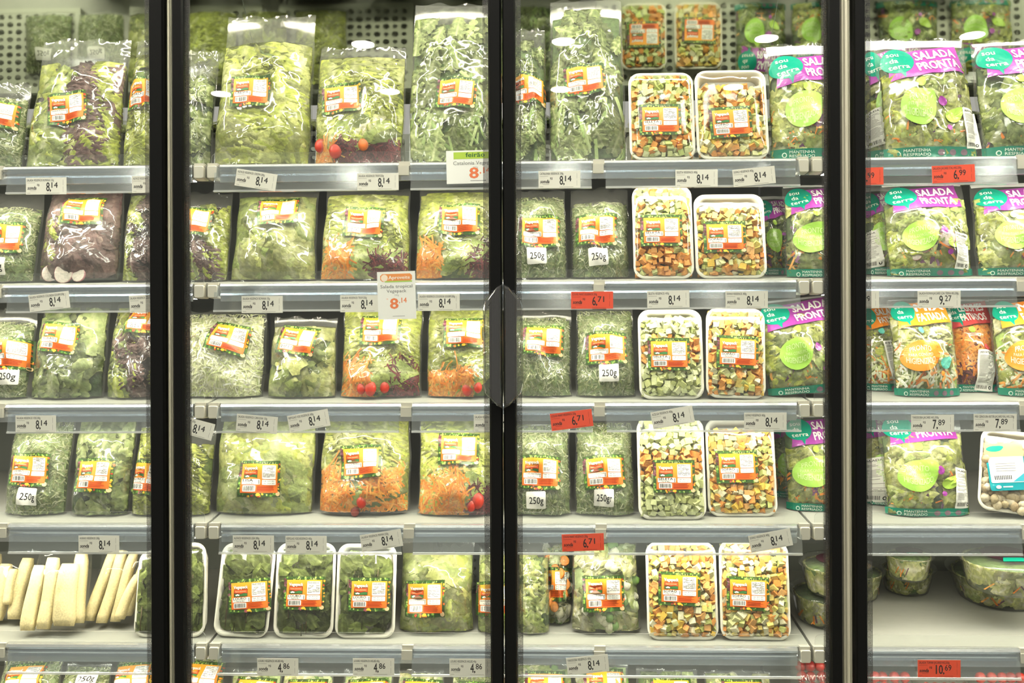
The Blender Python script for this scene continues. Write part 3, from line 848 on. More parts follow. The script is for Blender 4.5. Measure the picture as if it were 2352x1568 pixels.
for i, (x, y) in enumerate(spots):
    t = empty("ceiling_downlight", (x, y, 3.3), label="round warm ceiling downlight reflected in the cooler glass", cat="ceiling light", group="ceiling downlights of the aisle")
    for nm, r0, z0, z1, mt in (("trim", .085, -.012, -.0005, M["foam"]), ("lamp_disc", .065, -.016, -.0125, lamp_mat)):
        a = np.linspace(0, 2 * math.pi, 20, endpoint=False)
        V = [(r0 * math.cos(q), r0 * math.sin(q), z0) for q in a] + [(r0 * math.cos(q), r0 * math.sin(q), z1) for q in a]
        mb = MB(); mb.add(V, [tuple(range(20))[::-1], tuple(range(20, 40))] + [(k, (k + 1) % 20, 20 + (k + 1) % 20, 20 + k) for k in range(20)])
        mb.build(nm, mt, t, False)
# ------------------------------------------------------------------ placing the packs
def frame(row, box, t, lean, dy=0.0, ybase=None, need=0.0):
    if len(box) == 6:           # lying on a crate behind the front row: centre column, start depth, width, length, height of the crate
        px, y, w, h, dz, _ = box
        return Vector(((px - 1252) / F * 3.0 + CAM_X, y, shelf_top(row, y) + dz)), w, h
    x0, y0, x1, y1 = box; xm = (x0 + x1) / 2
    o, d = ray(xm, y1)
    den = d.z - SLOPE * d.y
    k = (ZS[row] + .008 + SLOPE * (o.y - SHELF_Y) - o.z) / den if abs(den) > 1e-6 else -1
    yh = o.y + k * d.y if k > 0 else .28
    if row == 1: yh = .282
    yh = min(max(yh, .276), .52)
    if ybase is not None: yh = ybase
    yo = max(yh + t * .9, SHELF_Y + .0135 + need) + dy
    P = at(xm, y1, yo)
    O = Vector((P.x, yo, shelf_top(row, yo)))
    s, c = math.sin(lean), math.cos(lean)
    o, d = ray(xm, y0)
    # O + (s,c) h = o + k d in the y-z plane
    A = np.array([[s, -d.y], [c, -d.z]]); b = np.array([o.y - O.y + .6 * t * c * .3, o.z - O.z])
    h = float(np.linalg.solve(A, b)[0])
    if row > 1:                 # stay under the shelf above
        top = shelf_top(row - 1, yo + .9 * h * s) - .038
        h = min(h, (top - O.z) / c - .006 - .3 * t)
    ym = yo + .5 * h * s - t * .7
    w = at(x1, (y0 + y1) / 2, ym).x - at(x0, (y0 + y1) / 2, ym).x
    O.x = (at(x1, y1, yo).x + at(x0, y1, yo).x) / 2
    w *= .985
    return O, w, h

DIAG, DIAG_BOX = False, [None]
def settle(root, row, parts_v, O, lean, roll, yaw=0.0, dz=0.0):
    R = Matrix.Rotation(yaw, 3, 'Z') @ Matrix.Rotation(-lean, 3, 'X') @ Matrix.Rotation(roll, 3, 'Y')
    Rn = np.array(R)
    lo = 1e9
    for V in parts_v:
        W = V @ Rn.T + np.array(O)
        lo = min(lo, float((W[:, 2] - dz - shelf_top(row, W[:, 1])).min()))
    loc = Vector((O.x, O.y, O.z - lo + .0006))
    if not dz:                  # keep behind the low front guard
        fy = 9
        for V in parts_v:
            W = V @ Rn.T + np.array(loc); k = W[:, 2] < ZS[row] + .040
            if k.any(): fy = min(fy, float(W[k, 1].min()))
        sh = max(0.0, SHELF_Y + .0135 - fy)
        loc.y += sh; loc.z += sh * SLOPE
    root.matrix_basis = Matrix.Translation(loc) @ R.to_4x4()
    if DIAG and not dz:
        W = np.concatenate(parts_v) @ Rn.T + np.array(loc); Ci = np.array(CAM_R).T
        q = (W - np.array((CAM_X, -DIST, ZC))) @ Ci.T; px = IW / 2 + F * q[:, 0] / -q[:, 2]; py = HORIZON - F * q[:, 1] / -q[:, 2]
        print("DIAG", row, root.name, [int(v) for v in DIAG_BOX[0]], [int(px.min()), int(py.min()), int(px.max()), int(py.max())])

LSZ = 0.0995        # sticker width in metres
CUR = [None, 0.0, 0.0, 0.0]
def px_local(box, w, h, px, py):
    """where the pack's front, bulging CUR[2] forward, is seen at a pixel: local x and z"""
    if len(box) == 6: return px, py
    Rt = Matrix.Rotation(CUR[1], 3, 'X')
    o, d = ray(px, py)
    o = Rt @ (o - CUR[0]); d = Rt @ d
    p = o + d * ((-CUR[2] - o.y) / d.y)
    z = p.z
    for _ in range(6): z = p.z + max(0.0, 1 - z / (.45 * h)) ** 2 * CUR[2] * CUR[3]     # undo the sag of the bag's foot
    return p.x, z

_labels = {}
def get_label(name, weight, small=None):
    k = (name, weight)
    if k not in _labels: _labels[k] = label_art(name, weight, small, len(_labels) + 3)
    return _labels[k]

CARROT = [(246, 150, 46), (250, 166, 66), (240, 136, 38), (252, 180, 92)]
BEET = [(92, 34, 44), (116, 44, 52), (70, 28, 36), (134, 60, 66)]
KALE = [(158, 166, 116), (134, 146, 92), (178, 184, 142), (104, 118, 66), (198, 202, 166)]
CABB = [(238, 238, 208), (228, 232, 186), (246, 246, 228), (212, 222, 160)]

def fill_bag(kind, s, rng, root, opt):
    """build the filling of a bag as parts; returns their vertex arrays"""
    out = []
    def part(mb, name, mat, kind=None):
        s.drape(mb); out.append(mb.verts()); mb.build(name, M[mat], root, True, kind=kind)
    w, h = s.w, s.h
    if kind in ("crespa", "lettuce", "lisa", "roman", "cress", "catal", "purple", "mixpurple", "americana"):
        mb = MB()
        if kind in ("crespa", "lettuce"):
            p = PAL["crespa" if kind == "crespa" else "light"]
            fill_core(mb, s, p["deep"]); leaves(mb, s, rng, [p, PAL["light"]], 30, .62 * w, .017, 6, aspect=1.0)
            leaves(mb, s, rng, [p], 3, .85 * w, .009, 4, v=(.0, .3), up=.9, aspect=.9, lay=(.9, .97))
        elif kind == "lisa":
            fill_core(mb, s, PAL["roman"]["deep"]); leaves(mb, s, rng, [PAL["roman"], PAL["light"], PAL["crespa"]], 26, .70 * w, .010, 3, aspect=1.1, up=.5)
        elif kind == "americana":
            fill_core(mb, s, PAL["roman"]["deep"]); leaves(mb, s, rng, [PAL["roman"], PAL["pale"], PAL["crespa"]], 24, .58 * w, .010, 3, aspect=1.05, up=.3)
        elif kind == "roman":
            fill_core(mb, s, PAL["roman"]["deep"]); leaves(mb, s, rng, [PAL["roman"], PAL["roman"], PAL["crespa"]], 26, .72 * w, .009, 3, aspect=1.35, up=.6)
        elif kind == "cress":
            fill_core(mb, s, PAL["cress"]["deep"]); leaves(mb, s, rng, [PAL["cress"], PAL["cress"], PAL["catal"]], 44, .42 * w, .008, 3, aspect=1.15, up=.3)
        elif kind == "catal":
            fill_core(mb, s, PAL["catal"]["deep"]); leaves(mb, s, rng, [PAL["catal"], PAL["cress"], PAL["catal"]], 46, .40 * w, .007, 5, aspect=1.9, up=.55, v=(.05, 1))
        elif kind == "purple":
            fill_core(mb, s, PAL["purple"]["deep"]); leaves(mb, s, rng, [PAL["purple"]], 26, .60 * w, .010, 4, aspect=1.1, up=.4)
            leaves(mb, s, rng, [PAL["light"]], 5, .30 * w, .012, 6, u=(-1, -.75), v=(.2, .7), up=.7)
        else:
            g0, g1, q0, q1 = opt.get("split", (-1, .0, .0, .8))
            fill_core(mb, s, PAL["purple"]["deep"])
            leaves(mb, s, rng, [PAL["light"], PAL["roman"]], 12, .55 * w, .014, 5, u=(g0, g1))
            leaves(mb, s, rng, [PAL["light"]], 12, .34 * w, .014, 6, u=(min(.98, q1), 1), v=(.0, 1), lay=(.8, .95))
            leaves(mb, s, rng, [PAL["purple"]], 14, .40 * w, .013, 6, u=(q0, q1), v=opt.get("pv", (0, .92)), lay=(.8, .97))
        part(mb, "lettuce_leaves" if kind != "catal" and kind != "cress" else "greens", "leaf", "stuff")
        if kind == "catal":
            mb = MB(); shreds(mb, s, rng, [(178, 200, 128), (158, 186, 108), (196, 212, 150)], 26, .42 * w, .008, v=(0, .55), bend=.25, lay=(.9, .99), ang=(1.0, 2.2), round_=True); part(mb, "stems", "produce", "stuff")
        for q in opt.get("radish", []):
            x, z = px_local(opt["box"], w, h, q[0], q[1]); mb = MB()
            y = float(s.front(np.array([x]), np.array([z]))[0])
            disc(mb, (x, y + .008, z), q[2], .009, (240, 228, 216), (214, 150, 160), (rng.uniform(-.2, .2), rng.uniform(-.3, .3))); part(mb, "radish_slice", "produce")
    elif kind == "kale":
        mb = MB(); fill_core(mb, s, (136, 154, 104), .88)
        shreds(mb, s, rng, KALE, 1000, .022, .0021, bend=.7, lay=(.90, .985)); part(mb, "shredded_kale", "leaf", "stuff")
    elif kind == "cabbage":
        mb = MB(); fill_core(mb, s, (226, 228, 184), .88)
        shreds(mb, s, rng, CABB, 900, .034, .0028, bend=.8, lay=(.88, .985)); part(mb, "shredded_cabbage", "leaf", "stuff")
    elif kind == "tropical":
        mb = MB(); p = PAL["light"]
        fill_core(mb, s, p["deep"])
        leaves(mb, s, rng, [p, PAL["crespa"], p], 24, .55 * w, .019, 7, v=(.28, 1), aspect=1.05)
        leaves(mb, s, rng, [p], 9, .38 * w, .018, 7, u=(.3, 1), v=(.3, .8))
        for k in range(3):
            V, Fc, c = leaf(rng, .68 * w, .32 * w, .005, 2, PAL["roman" if k else "pale"]); V = turn(V, 1.15 + .22 * k, -.30 * w + .05 * w * k, h * (.12 + .07 * k))
            V = s.inner(V, .93); V[:, 1] -= .001 + .0006 * k; mb.add(V, Fc, c)
        part(mb, "lettuce_leaves", "leaf", "stuff")
        ca = opt.get("carrot", [(-1, -.30, 0, .34)])
        mb = MB()
        for u0, u1, v0, v1 in ca:
            shreds(mb, s, rng, CARROT, int(330 * (u1 - u0 + .25) * (v1 - v0 + .25)), .048, .0040, (u0, u1), (v0, v1 * .9), 1.0, (.92, 1.3), round_=True)
            shreds(mb, s, rng, CARROT, 26, .06, .0042, (u0, u1 + .05), (v0 + .05, v1 + .06), .6, (1.1, 1.6), ang=(.6, 2.4), round_=True)
        part(mb, "shredded_carrot", "produce", "stuff")
        if opt.get("beet"):
            mb = MB()
            for u0, u1, v0, v1 in opt["beet"]: shreds(mb, s, rng, BEET, int(300 * (u1 - u0)), .042, .0032, (u0, u1), (v0, v1), .8, (.90, 1.3), round_=True)
            part(mb, "shredded_beet", "produce", "stuff")
        for q in opt.get("tomato", []):
            x, z = px_local(opt["box"], w, h, q[0], q[1]); y = float(s.front(np.array([x]), np.array([z]))[0])
            mb = MB(); ball(mb, (x, y + q[2] * .55, z), q[2], q[3] if len(q) > 3 else (190, 50, 28), (1, .8, 1.1), 14, 9); part(mb, "cherry_tomato", "print")
    elif kind in ("salad", "salad_dark", "slaw", "carrotmix"):
        mb = MB(); top = .98
        if kind == "salad" or kind == "salad_dark":
            ps = [PAL["light"], PAL["roman"], PAL["crespa"]] if kind == "salad" else [PAL["cress"], PAL["roman"]]
            fill_core(mb, s, ps[1]["deep"]); leaves(mb, s, rng, ps, 54, .30 * w, .012, 4, aspect=1.0, up=.05, lay=(.8, .97))
            part(mb, "salad_leaves", "leaf", "stuff")
            mb = MB(); shreds(mb, s, rng, CARROT, 44, .034, .0042, v=(0, .45), bend=.4, lay=(1.0, 1.5), round_=True)
            shreds(mb, s, rng, [(104, 62, 100), (128, 78, 120)], 14, .026, .009, v=(0, .6), bend=.4, lay=(1.0, 1.5))
            part(mb, "carrot_and_cabbage_strips", "produce", "stuff")
        elif kind == "slaw":
            fill_core(mb, s, (160, 186, 90)); leaves(mb, s, rng, [PAL["light"], PAL["pale"]], 30, .30 * w, .012, 4, v=(.4, 1), aspect=1.0, up=.05)
            part(mb, "salad_leaves", "leaf", "stuff")
            mb = MB(); shreds(mb, s, rng, CARROT + CABB + CABB, 200, .036, .0048, v=(0, .62), bend=.5, lay=(.9, 1.0), round_=True); part(mb, "shredded_vegetables", "produce", "stuff")
        else:
            fill_core(mb, s, (212, 110, 30)); shreds(mb, s, rng, CARROT, 330, .045, .0050, v=(.25, 1), bend=.4, lay=(.86, 1.0), round_=True); part(mb, "shredded_carrot", "produce", "stuff")
            mb = MB(); shreds(mb, s, rng, BEET + BEET + CARROT, 150, .045, .0046, v=(0, .35), bend=.4, lay=(.9, 1.0), round_=True); part(mb, "shredded_beet", "produce", "stuff")
        for q in opt.get("radish", []):
            x, z = px_local(opt["box"], w, h, q[0], q[1]); mb = MB()
            y = float(s.front(np.array([x]), np.array([z]))[0])
            disc(mb, (x, y + .007, z), q[2], .006, (244, 226, 214), (196, 70, 100), (rng.uniform(-.2, .2), rng.uniform(-.3, .3))); part(mb, "radish_slice", "produce")
    elif kind == "stirfry":
        mb = MB(); fill_core(mb, s, (170, 186, 130)); leaves(mb, s, rng, [PAL["pale"], PAL["pale"], PAL["roman"]], 30, .34 * w, .012, 3, aspect=1.0, up=.1)
        part(mb, "cabbage_leaves", "leaf", "stuff")
        mb = MB(); rs = np.random.RandomState(rng.randint(0, 9999))
        for k in range(34):
            x = rng.uniform(-.42, .42) * w; z = rng.uniform(.05, .95) * h * s.fill
            r = rng.uniform(.009, .015); y = float(s.front(np.array([x]), np.array([z]))[0])
            ball(mb, (x, y + r * 1.3, z), r, rng.choice([(226, 224, 196), (206, 216, 170), (234, 232, 212), (120, 156, 84)]), (1, .7, 1), 9, 6, .35, rs)
        part(mb, "cauliflower_pieces", "produce", "stuff")
        mb = MB()
        for k in range(opt.get("carrots", 4)):
            x = rng.uniform(-.3, .42) * w; z = rng.uniform(.05, .8) * h * s.fill; y = float(s.front(np.array([x]), np.array([z]))[0])
            disc(mb, (x, y + .006, z), rng.uniform(.010, .016), .006, (240, 160, 80), (228, 130, 50), (rng.uniform(-.5, .5), rng.uniform(-.5, .5)))
        part(mb, "carrot_slices", "produce", "stuff")
    return out

def make_bag(row, box, kind, label, lab=None, name="salad_bag", cat="salad bag", lean=14, t=.050, fill=.88, dy=0.0, roll=0.0, w250=None, group=None, pr=None, info=None, seed=0, ybase=None, **opt):
    rng = random.Random(seed * 977 + int(box[0]) * 13 + row * 101)
    lean = math.radians(lean)
    O, w, h = frame(row, box, t, lean, dy, ybase, 1.2 * t + .012)
    CUR[:] = [O, lean, t * .85, 0.0 if len(box) == 6 else math.tan(lean + math.atan(SLOPE))]
    s = Sack(w, h, t, fill, rng)
    root = empty(name, O, (0, 0, 0), label, cat, group)
    opt["box"] = box
    flat = len(box) == 6
    k = 0 if flat else math.tan(lean + math.atan(SLOPE))
    s.k = k
    if lab:
        cx, cz = px_local(box, w, h, lab[0], lab[1]); s.quiet.append((cx, cz, LSZ * .56, LSZ * .46))
    if w250:
        qx, qz = px_local(box, w, h, w250[0], w250[1]); s.quiet.append((qx, qz, .028, .022))
    if pr:
        hz = pr[1].get('hz', .76)
        s.quiet.append((0, h * hz, w * .46, h * .20, .16)); s.quiet.append((-.15 * w, h * .36, w * .20, h * .17, .16)); s.quiet.append((0, 0, w, h * .09, .2))
    vs = fill_bag(kind, s, rng, root, opt)
    mb = MB(); film_mesh(mb, s); s.drape(mb); vs.append(mb.verts()); mb.build("film", M["film"], root)
    if lab:
        mb = MB(); get_label(lab[3], lab[4]).lay(mb, s.front, scale=LSZ, off=(cx, cz), rot=math.radians(lab[2])); s.drape(mb); mb.build("label_sticker", M["print"], root, False, label="orange vegetable label")
    if w250:
        mb = MB(); sticker_art(w250[3]).lay(mb, s.front, scale=.047, off=(qx, qz), rot=math.radians(w250[2])); s.drape(mb); mb.build("weight_sticker", M["paper"], root, False, label="white weight sticker reading %s" % w250[3])
    if pr:
        mb = MB(); printed_art(w, h, *pr[0], **pr[1]).lay(mb, s.front, step=.0006); s.drape(mb); mb.build("printed_film", M["filmprint"], root, False)
    if info:
        ix, iz = px_local(box, w, h, info[0], info[1])
        mb = MB(); info_art(info[4], seed).lay(mb, s.front, step=.0004, scale=info[2], off=(ix, iz), rot=math.radians(info[3])); s.drape(mb)
        for V in mb.v: V[:, 1] -= .0018
        mb.build("info_strip", M["paper"], root, False, label="narrow white information strip")
    settle(root, row, vs, O, lean, math.radians(-roll), 0, box[4] if flat else 0)
    return root

# ---- foam trays
def tray_rings(w, h, d, r):
    def ring(k, y, dr=0):
        P = rounded_rect(w * k - dr, h * k - dr, max(r * k - dr / 2, .004), 6); return [(p[0], y, p[1] + h / 2) for p in P]
    return [ring(.88, 0), ring(.97, -d * .8), ring(1, -d), ring(1, -d - .0025), ring(1, -d - .0025, .012), ring(.97, -d * .8, .014), ring(.88, -.004, .010)]

def make_tray(row, box, label, lab=None, kind="soup", lean=12, d=.026, fill=(0.03, .97), roll=0.0, name="vegetable_tray", cat="vegetable tray", dy=0.0, group=None, seed=0, ybase=None, mix=None, yaw=0.0):
    rng = random.Random(seed * 31 + int(box[0]) * 7 + row * 53); rs = np.random.RandomState(rng.randint(0, 10 ** 6))
    lean = math.radians(lean); bulge = .016
    O, w, h = frame(row, box, d, lean, dy, ybase, d + .024)
    CUR[:] = [O, lean, d + .015, 0.0]
    root = empty(name, O, (0, 0, 0), label, cat, group)
    R = tray_rings(w, h, d, .028); n = len(R[0]); V = sum(R, [])
    Fc = [tuple(range(n))] + [(k * n + i, k * n + (i + 1) % n, (k + 1) * n + (i + 1) % n, (k + 1) * n + i) for k in range(len(R) - 1) for i in range(n)] + [tuple(range((len(R) - 1) * n, len(R) * n))[::-1]]
    mb = MB(); mb.add(V, Fc); vs = [mb.verts()]; mb.build("foam_tray", M["foam"], root)
    bend = wob(rng, 8, 5, 14); quiet = []
    if lab:
        cx, cz = px_local(box, w, h, lab[0], lab[1]); quiet.append((cx, cz))
    def front(x, z):
        u = np.clip(x / (w / 2), -1, 1); v = np.clip((z - h / 2) / (h / 2), -1, 1)
        f = np.clip((1 - np.abs(u) ** 5) * (1 - np.abs(v) ** 6), 0, 1)
        c = bend(u, v * h / w) * .0045
        for qx, qz in quiet:
            c = c * (.1 + .9 * sm((np.maximum(np.abs(x - qx) / .055, np.abs(z - qz) / .044) - .95) / .35))
        return -(d + .003 + bulge * f + c * f)
    if kind in ("soup", "selet", "green"):
        cols = {"soup": [(248, 176, 92), (250, 192, 116), (246, 206, 88), (250, 224, 126), (232, 232, 168), (216, 222, 134), (246, 240, 204), (248, 170, 84)],
                "selet": [(248, 176, 92), (246, 166, 80), (222, 228, 154), (232, 236, 186), (204, 218, 128), (226, 232, 174)],
                "green": [(204, 218, 124), (222, 230, 168), (184, 206, 96), (236, 238, 200), (206, 220, 130)]}[kind if kind != "green" else "green"]
        zones = mix
        mb = MB(); sz = .0132
        z0, z1 = h * fill[0] + .006, h * fill[1] - .006
        for layer in (0, 1):
            step = sz * (1.04 if layer else 1.0)
            nz = int((z1 - z0) / step); nx = int((w * .93) / step)
            for j in range(nz + 1):
                for i in range(nx + 1):
                    x = (i / nx - .5) * w * .89 + rs.uniform(-.0045, .0045); z = z0 + (z1 - z0) * j / max(nz, 1) + rs.uniform(-.0045, .0045)
                    a = sz * rs.uniform(.75, 1.25) * np.array([1, 1, rs.uniform(.8, 1.5)]) / 2
                    C = np.array([(sx, sy, sz_) for sz_ in (-1, 1) for sy in (-1, 1) for sx in (-1, 1)], float) * a * rs.uniform(.82, 1.08, (8, 3))
                    q = Matrix.Rotation(rs.uniform(0, 6.28), 3, Vector(rs.uniform(-1, 1, 3))); C = C @ np.array(q).T
                    yf = float(front(np.array([x]), np.array([z]))[0])
                    y = yf + .010 + (.013 if layer == 0 else 0) + rs.uniform(-.001, .004)
                    C = C + [x, y, z]
                    C[:, 1] = np.maximum(C[:, 1], yf + .0008); C[:, 1] = np.minimum(C[:, 1], -.0045)
                    hx = w / 2 * .93; C[:, 0] = np.clip(C[:, 0], -hx, hx); C[:, 2] = np.clip(C[:, 2], .008, h - .008)
                    vv = z / h
                    cs = cols
                    if zones:
                        for v0, v1, kk in zones:
                            if v0 <= vv + rs.uniform(-.04, .04) < v1: cs = [cols[q_] for q_ in kk]
                    c = np.array(cs[rs.randint(len(cs))], float) * rs.uniform(.92, 1.06)
                    mb.add(C, [(0, 1, 3, 2), (4, 6, 7, 5), (0, 4, 5, 1), (2, 3, 7, 6), (0, 2, 6, 4), (1, 5, 7, 3)], np.clip(c, 0, 255))
        o = mb.build("diced_vegetables", M["produce"], root, False, kind="stuff")
    elif kind == "bay":
        mb = MB()
        for k in range(84):
            L = rng.uniform(.034, .056)
            V, Fc, c = leaf(rng, L, L * rng.uniform(.62, .82), .0016, 1.0, PAL["bay"], 10, 7, 1.0)
            c = c * rng.choice((.8, .95, 1.1))
            V = turn(V, rng.gauss(0, 1.3), rng.uniform(-.38, .38) * w, rng.uniform(.03, .80) * h)
            lay = .010 + .027 * (k / 84)
            x = np.clip(V[:, 0], -w * .44, w * .44); z = np.clip(V[:, 2], .012, h - .016)
            V = np.stack([x, np.maximum(-lay - np.clip(V[:, 1], 0, .012), front(x, z) + .0012), z], 1)
            mb.add(V, Fc, c)
        shr = [(96, 84, 52), (70, 72, 40)]
        for k in range(10):
            x = rng.uniform(-.35, .35) * w; z = rng.uniform(.15, .6) * h
            mb.box((x - .001, -.036, z - .03), (x + .001, -.034, z + .03), shr[k % 2])
        mb.build("bay_leaves", M["leaf"], root, True, kind="stuff")
    elif kind == "mushroom":
        mb = MB()
        for k in range(260):
            x = rng.uniform(-.43, .43) * w; z = rng.uniform(.04, .84) * h; r = rng.uniform(.008, .014)
            ball(mb, (x, -.016 - .018 * rng.random(), z), r, rng.choice([(222, 206, 172), (206, 188, 150), (232, 220, 194), (190, 168, 132)]), (1, .8, rng.uniform(.8, 1.1)), 9, 6, .2, rs)
        vs.append(mb.verts()); mb.build("mushrooms", M["produce"], root, True, kind="stuff")
    nu, nv = 22, 26
    U, Vv = np.meshgrid(np.linspace(-.995, .995, nu), np.linspace(-.995, .995, nv)); U, Vv = U.ravel(), Vv.ravel()
    q = np.maximum(np.abs(U), np.abs(Vv)); rr = np.clip((np.abs(U) ** 5 + np.abs(Vv) ** 6), 0, 2)
    sc = np.where(rr > 1, 1 / rr ** .12, 1)
    x = U * sc * w / 2; z = Vv * sc * h / 2 + h / 2
    mb = MB(); mb.add(np.stack([x, front(x, z), z], 1), grid_faces(nu, nv)); vs.append(mb.verts()); mb.build("wrap", M["wrap"], root)
    if lab:
        mb = MB()
        if lab[3] == "*": mush_art().lay(mb, front, scale=LSZ * 1.02, off=(cx, cz), rot=math.radians(lab[2]))
        else: get_label(lab[3], lab[4], "legumes picados").lay(mb, front, scale=LSZ, off=(cx, cz), rot=math.radians(lab[2]))
        mb.build("label_sticker", M["print"], root, False)
    settle(root, row, vs, O, lean, math.radians(-roll), yaw, box[4] if len(box) == 6 else 0)
    return root

def mush_art():
    a = Art()
    a.rrect(-.42, -.78, .42, .78, .06, (0, 148, 160), 0, 4)
    a.rrect(-.42, .30, .42, .78, .06, (190, 160, 120), 1, 3)
    a.rrect(-.38, -.52, .40, .34, .04, (244, 244, 238), 2, 4)
    a.fan(leaf_shape(-.22, .62, .17, .10), (0, 148, 130), 2)
    a.rect(-.3, .26, .38, .30, (238, 238, 232), 3)
    for k in range(4): a.rect(-.25, .1 - .08 * k, .2, .12 - .08 * k, (150, 150, 150), 3)
    x = -.3
    while x < .1: a.rect(x, -.42, x + .02, -.28, (60, 60, 60), 3); x += .04
    a.poly([(.1, -.5), (.4, -.5), (.4, -.2)], [(0, 1, 2)], (60, 170, 190), 3)
    a.ellipse(-.24, -.66, .06, .06, (238, 242, 240), 3); a.rect(-.14, -.68, .08, -.64, (238, 242, 240), 3)
    for V, *_ in a.items: V[:, 1] *= .70
    return a

# ---- vacuum packs of peeled cassava
def make_cassava(box, label, sticks, lean=16, seed=1):
    rng = random.Random(seed); row = 5; t = .045; ln = math.radians(lean)
    O, w, h = frame(row, box, t, ln)
    root = empty("cassava_pack", O, (0, 0, 0), label, "cassava pack")
    vs = []
    for (cx, z0, z1, wd, sk, y) in sticks:
        mb = MB(); n, m = 12, 10; V = []
        for j in range(m):
            v = j / (m - 1); e = min(1, .82 + 2.2 * min(v, 1 - v)); taper = 1 - .14 * v
            for i in range(n):
                a = 2 * math.pi * i / n; ca, sa = math.cos(a), math.sin(a)
                px = np.sign(ca) * abs(ca) ** .55 * wd * w / 2 * e * taper; py = np.sign(sa) * abs(sa) ** .6 * .015 * e
                V.append((cx * w + px + sk * w * (v - .5) + .002 * math.sin(5 * v + cx * 9), -y + py, (z0 + (z1 - z0) * v) * h))
        Fc = [(j * n + i, j * n + (i + 1) % n, (j + 1) * n + (i + 1) % n, (j + 1) * n + i) for j in range(m - 1) for i in range(n)] + [tuple(range(n))[::-1], tuple(range((m - 1) * n, m * n))]
        c = np.array((246, 230, 176)) * rng.uniform(.95, 1.03)
        mb.add(V, Fc, np.clip(c, 0, 255)); vs.append(mb.verts()); mb.build("cassava_stick", M["produce"], root)
    s = Sack(w * 1.0, h * 1.0, t, 1.0, rng); s.top = .5
    mb = MB(); film_mesh(mb, s, 22, 26)
    mb.build("film", M["wrap"], root)
    vs.append(mb.verts())
    settle(root, row, vs, O, ln, 0)
    return root

# ---- round clear salad bowls
def make_bowl(row, cx_px, bottom_px, rad_px, label, zoff=0.0, hgt=.075, seed=0, ybase=None, pal=("crespa", "pale"), lid=(54, 30, 38), on=None):
    rng = random.Random(seed + 5); rs = np.random.RandomState(seed)
    o, d = ray(cx_px, bottom_px)
    if on is None:
        k = (ZS[row] + .008 + SLOPE * (o.y - SHELF_Y) - o.z) / (d.z - SLOPE * d.y); yf = min(o.y + k * d.y, .60)
    else: yf = on
    R1 = rad_px / F * (yf + DIST)
    yc = yf + R1 * .8 if ybase is None else ybase
    C = at(cx_px, bottom_px, yc); R1 = rad_px / F * (yc + DIST)
    root = empty("salad_bowl", (C.x, yc, shelf_top(row, yc) + zoff), (math.atan(SLOPE), 0, 0), label, "salad bowl")
    n = 30; a = np.linspace(0, 2 * math.pi, n, endpoint=False)
    def lathe(mb, prof, flip=False):
        V = [(r * math.cos(t), r * math.sin(t), z) for r, z in prof for t in a]
        mb.add(V, [(j * n + i, j * n + (i + 1) % n, (j + 1) * n + (i + 1) % n, (j + 1) * n + i) for j in range(len(prof) - 1) for i in range(n)])
    mb = MB(); prof = [(.0005, .001), (R1 * .66, .001), (R1 * .74, .004), (R1 * .80, .02), (R1 * .92, hgt * .82), (R1 * .99, hgt * .86), (R1, hgt * .90)]
    lathe(mb, prof); mb.build("bowl", M["shell"], root)
    mb = MB(); lathe(mb, [(R1 * 1.0, hgt * .905), (R1 * .98, hgt * .95), (R1 * .86, hgt * 1.0), (.0005, hgt * 1.02)]); mb.build("lid", M["shell"], root)
    # filling: a body and leaves pressed against the side
    mb = MB()
    p0 = [(.0005, .006), (R1 * .62, .006), (R1 * .72, .02), (R1 * .84, hgt * .80), (R1 * .5, hgt * .90), (.0005, hgt * .92)]
    V = [(r * math.cos(t), r * math.sin(t), z) for r, z in p0 for t in a]
    mb.add(V, [(j * n + i, j * n + (i + 1) % n, (j + 1) * n + (i + 1) % n, (j + 1) * n + i) for j in range(len(p0) - 1) for i in range(n)], np.array(PAL["roman"]["deep"]) * (.9 + .4 * rs.rand(len(V)))[:, None])
    for k in range(120):
        L = rng.uniform(.03, .06); V, Fc, c = leaf(rng, L, L * .9, .006, 3, PAL[rng.choice(pal)], 7, 7)
        V = turn(V, rng.uniform(-2, 2), 0, 0); th = rng.uniform(0, 2 * math.pi); z0 = rng.uniform(.012, hgt * .7)
        z = np.clip(V[:, 2] + z0, .006, hgt * .84); rr = R1 * (.785 + .14 * np.clip((z - .02) / (hgt * .7), -.3, 1)) - .0015 - .004 * rng.random() - np.abs(V[:, 1]) * .3
        tt = th + V[:, 0] / R1
        mb.add(np.stack([rr * np.cos(tt), rr * np.sin(tt), z], 1), Fc, c)
    for k in range(16):
        th = rng.uniform(0, 2 * math.pi); z = rng.uniform(.01, hgt * .6); q = rng.uniform(-.25, .25); r = R1 * .80
        V = [(r * math.cos(th), r * math.sin(th), z), (r * math.cos(th + .05), r * math.sin(th + .05), z), (r * math.cos(th + q + .05), r * math.sin(th + q + .05), z + .02), (r * math.cos(th + q), r * math.sin(th + q), z + .02)]
        mb.add(V, [(0, 1, 2, 3)], rng.choice(CARROT + [(104, 62, 90)]))
    mb.build("salad_leaves", M["leaf"], root, True, kind="stuff")
    mb = MB(); V = [(0, 0, hgt * 1.03)] + [(R1 * .52 * math.cos(t), R1 * .52 * math.sin(t), hgt * 1.022) for t in a]
    mb.add(V, [(0, 1 + i, 1 + (i + 1) % n) for i in range(n)], lid)
    V = [(-R1 * .3, -R1 * .55, hgt * 1.0285), (R1 * .3, -R1 * .55, hgt * 1.0285), (R1 * .2, -R1 * .3, hgt * 1.031), (-R1 * .2, -R1 * .3, hgt * 1.031)]
    mb.add(V, [(0, 1, 2, 3)], (0, 140, 116))
    mb.build("lid_label", M["print"], root, False)
    return root

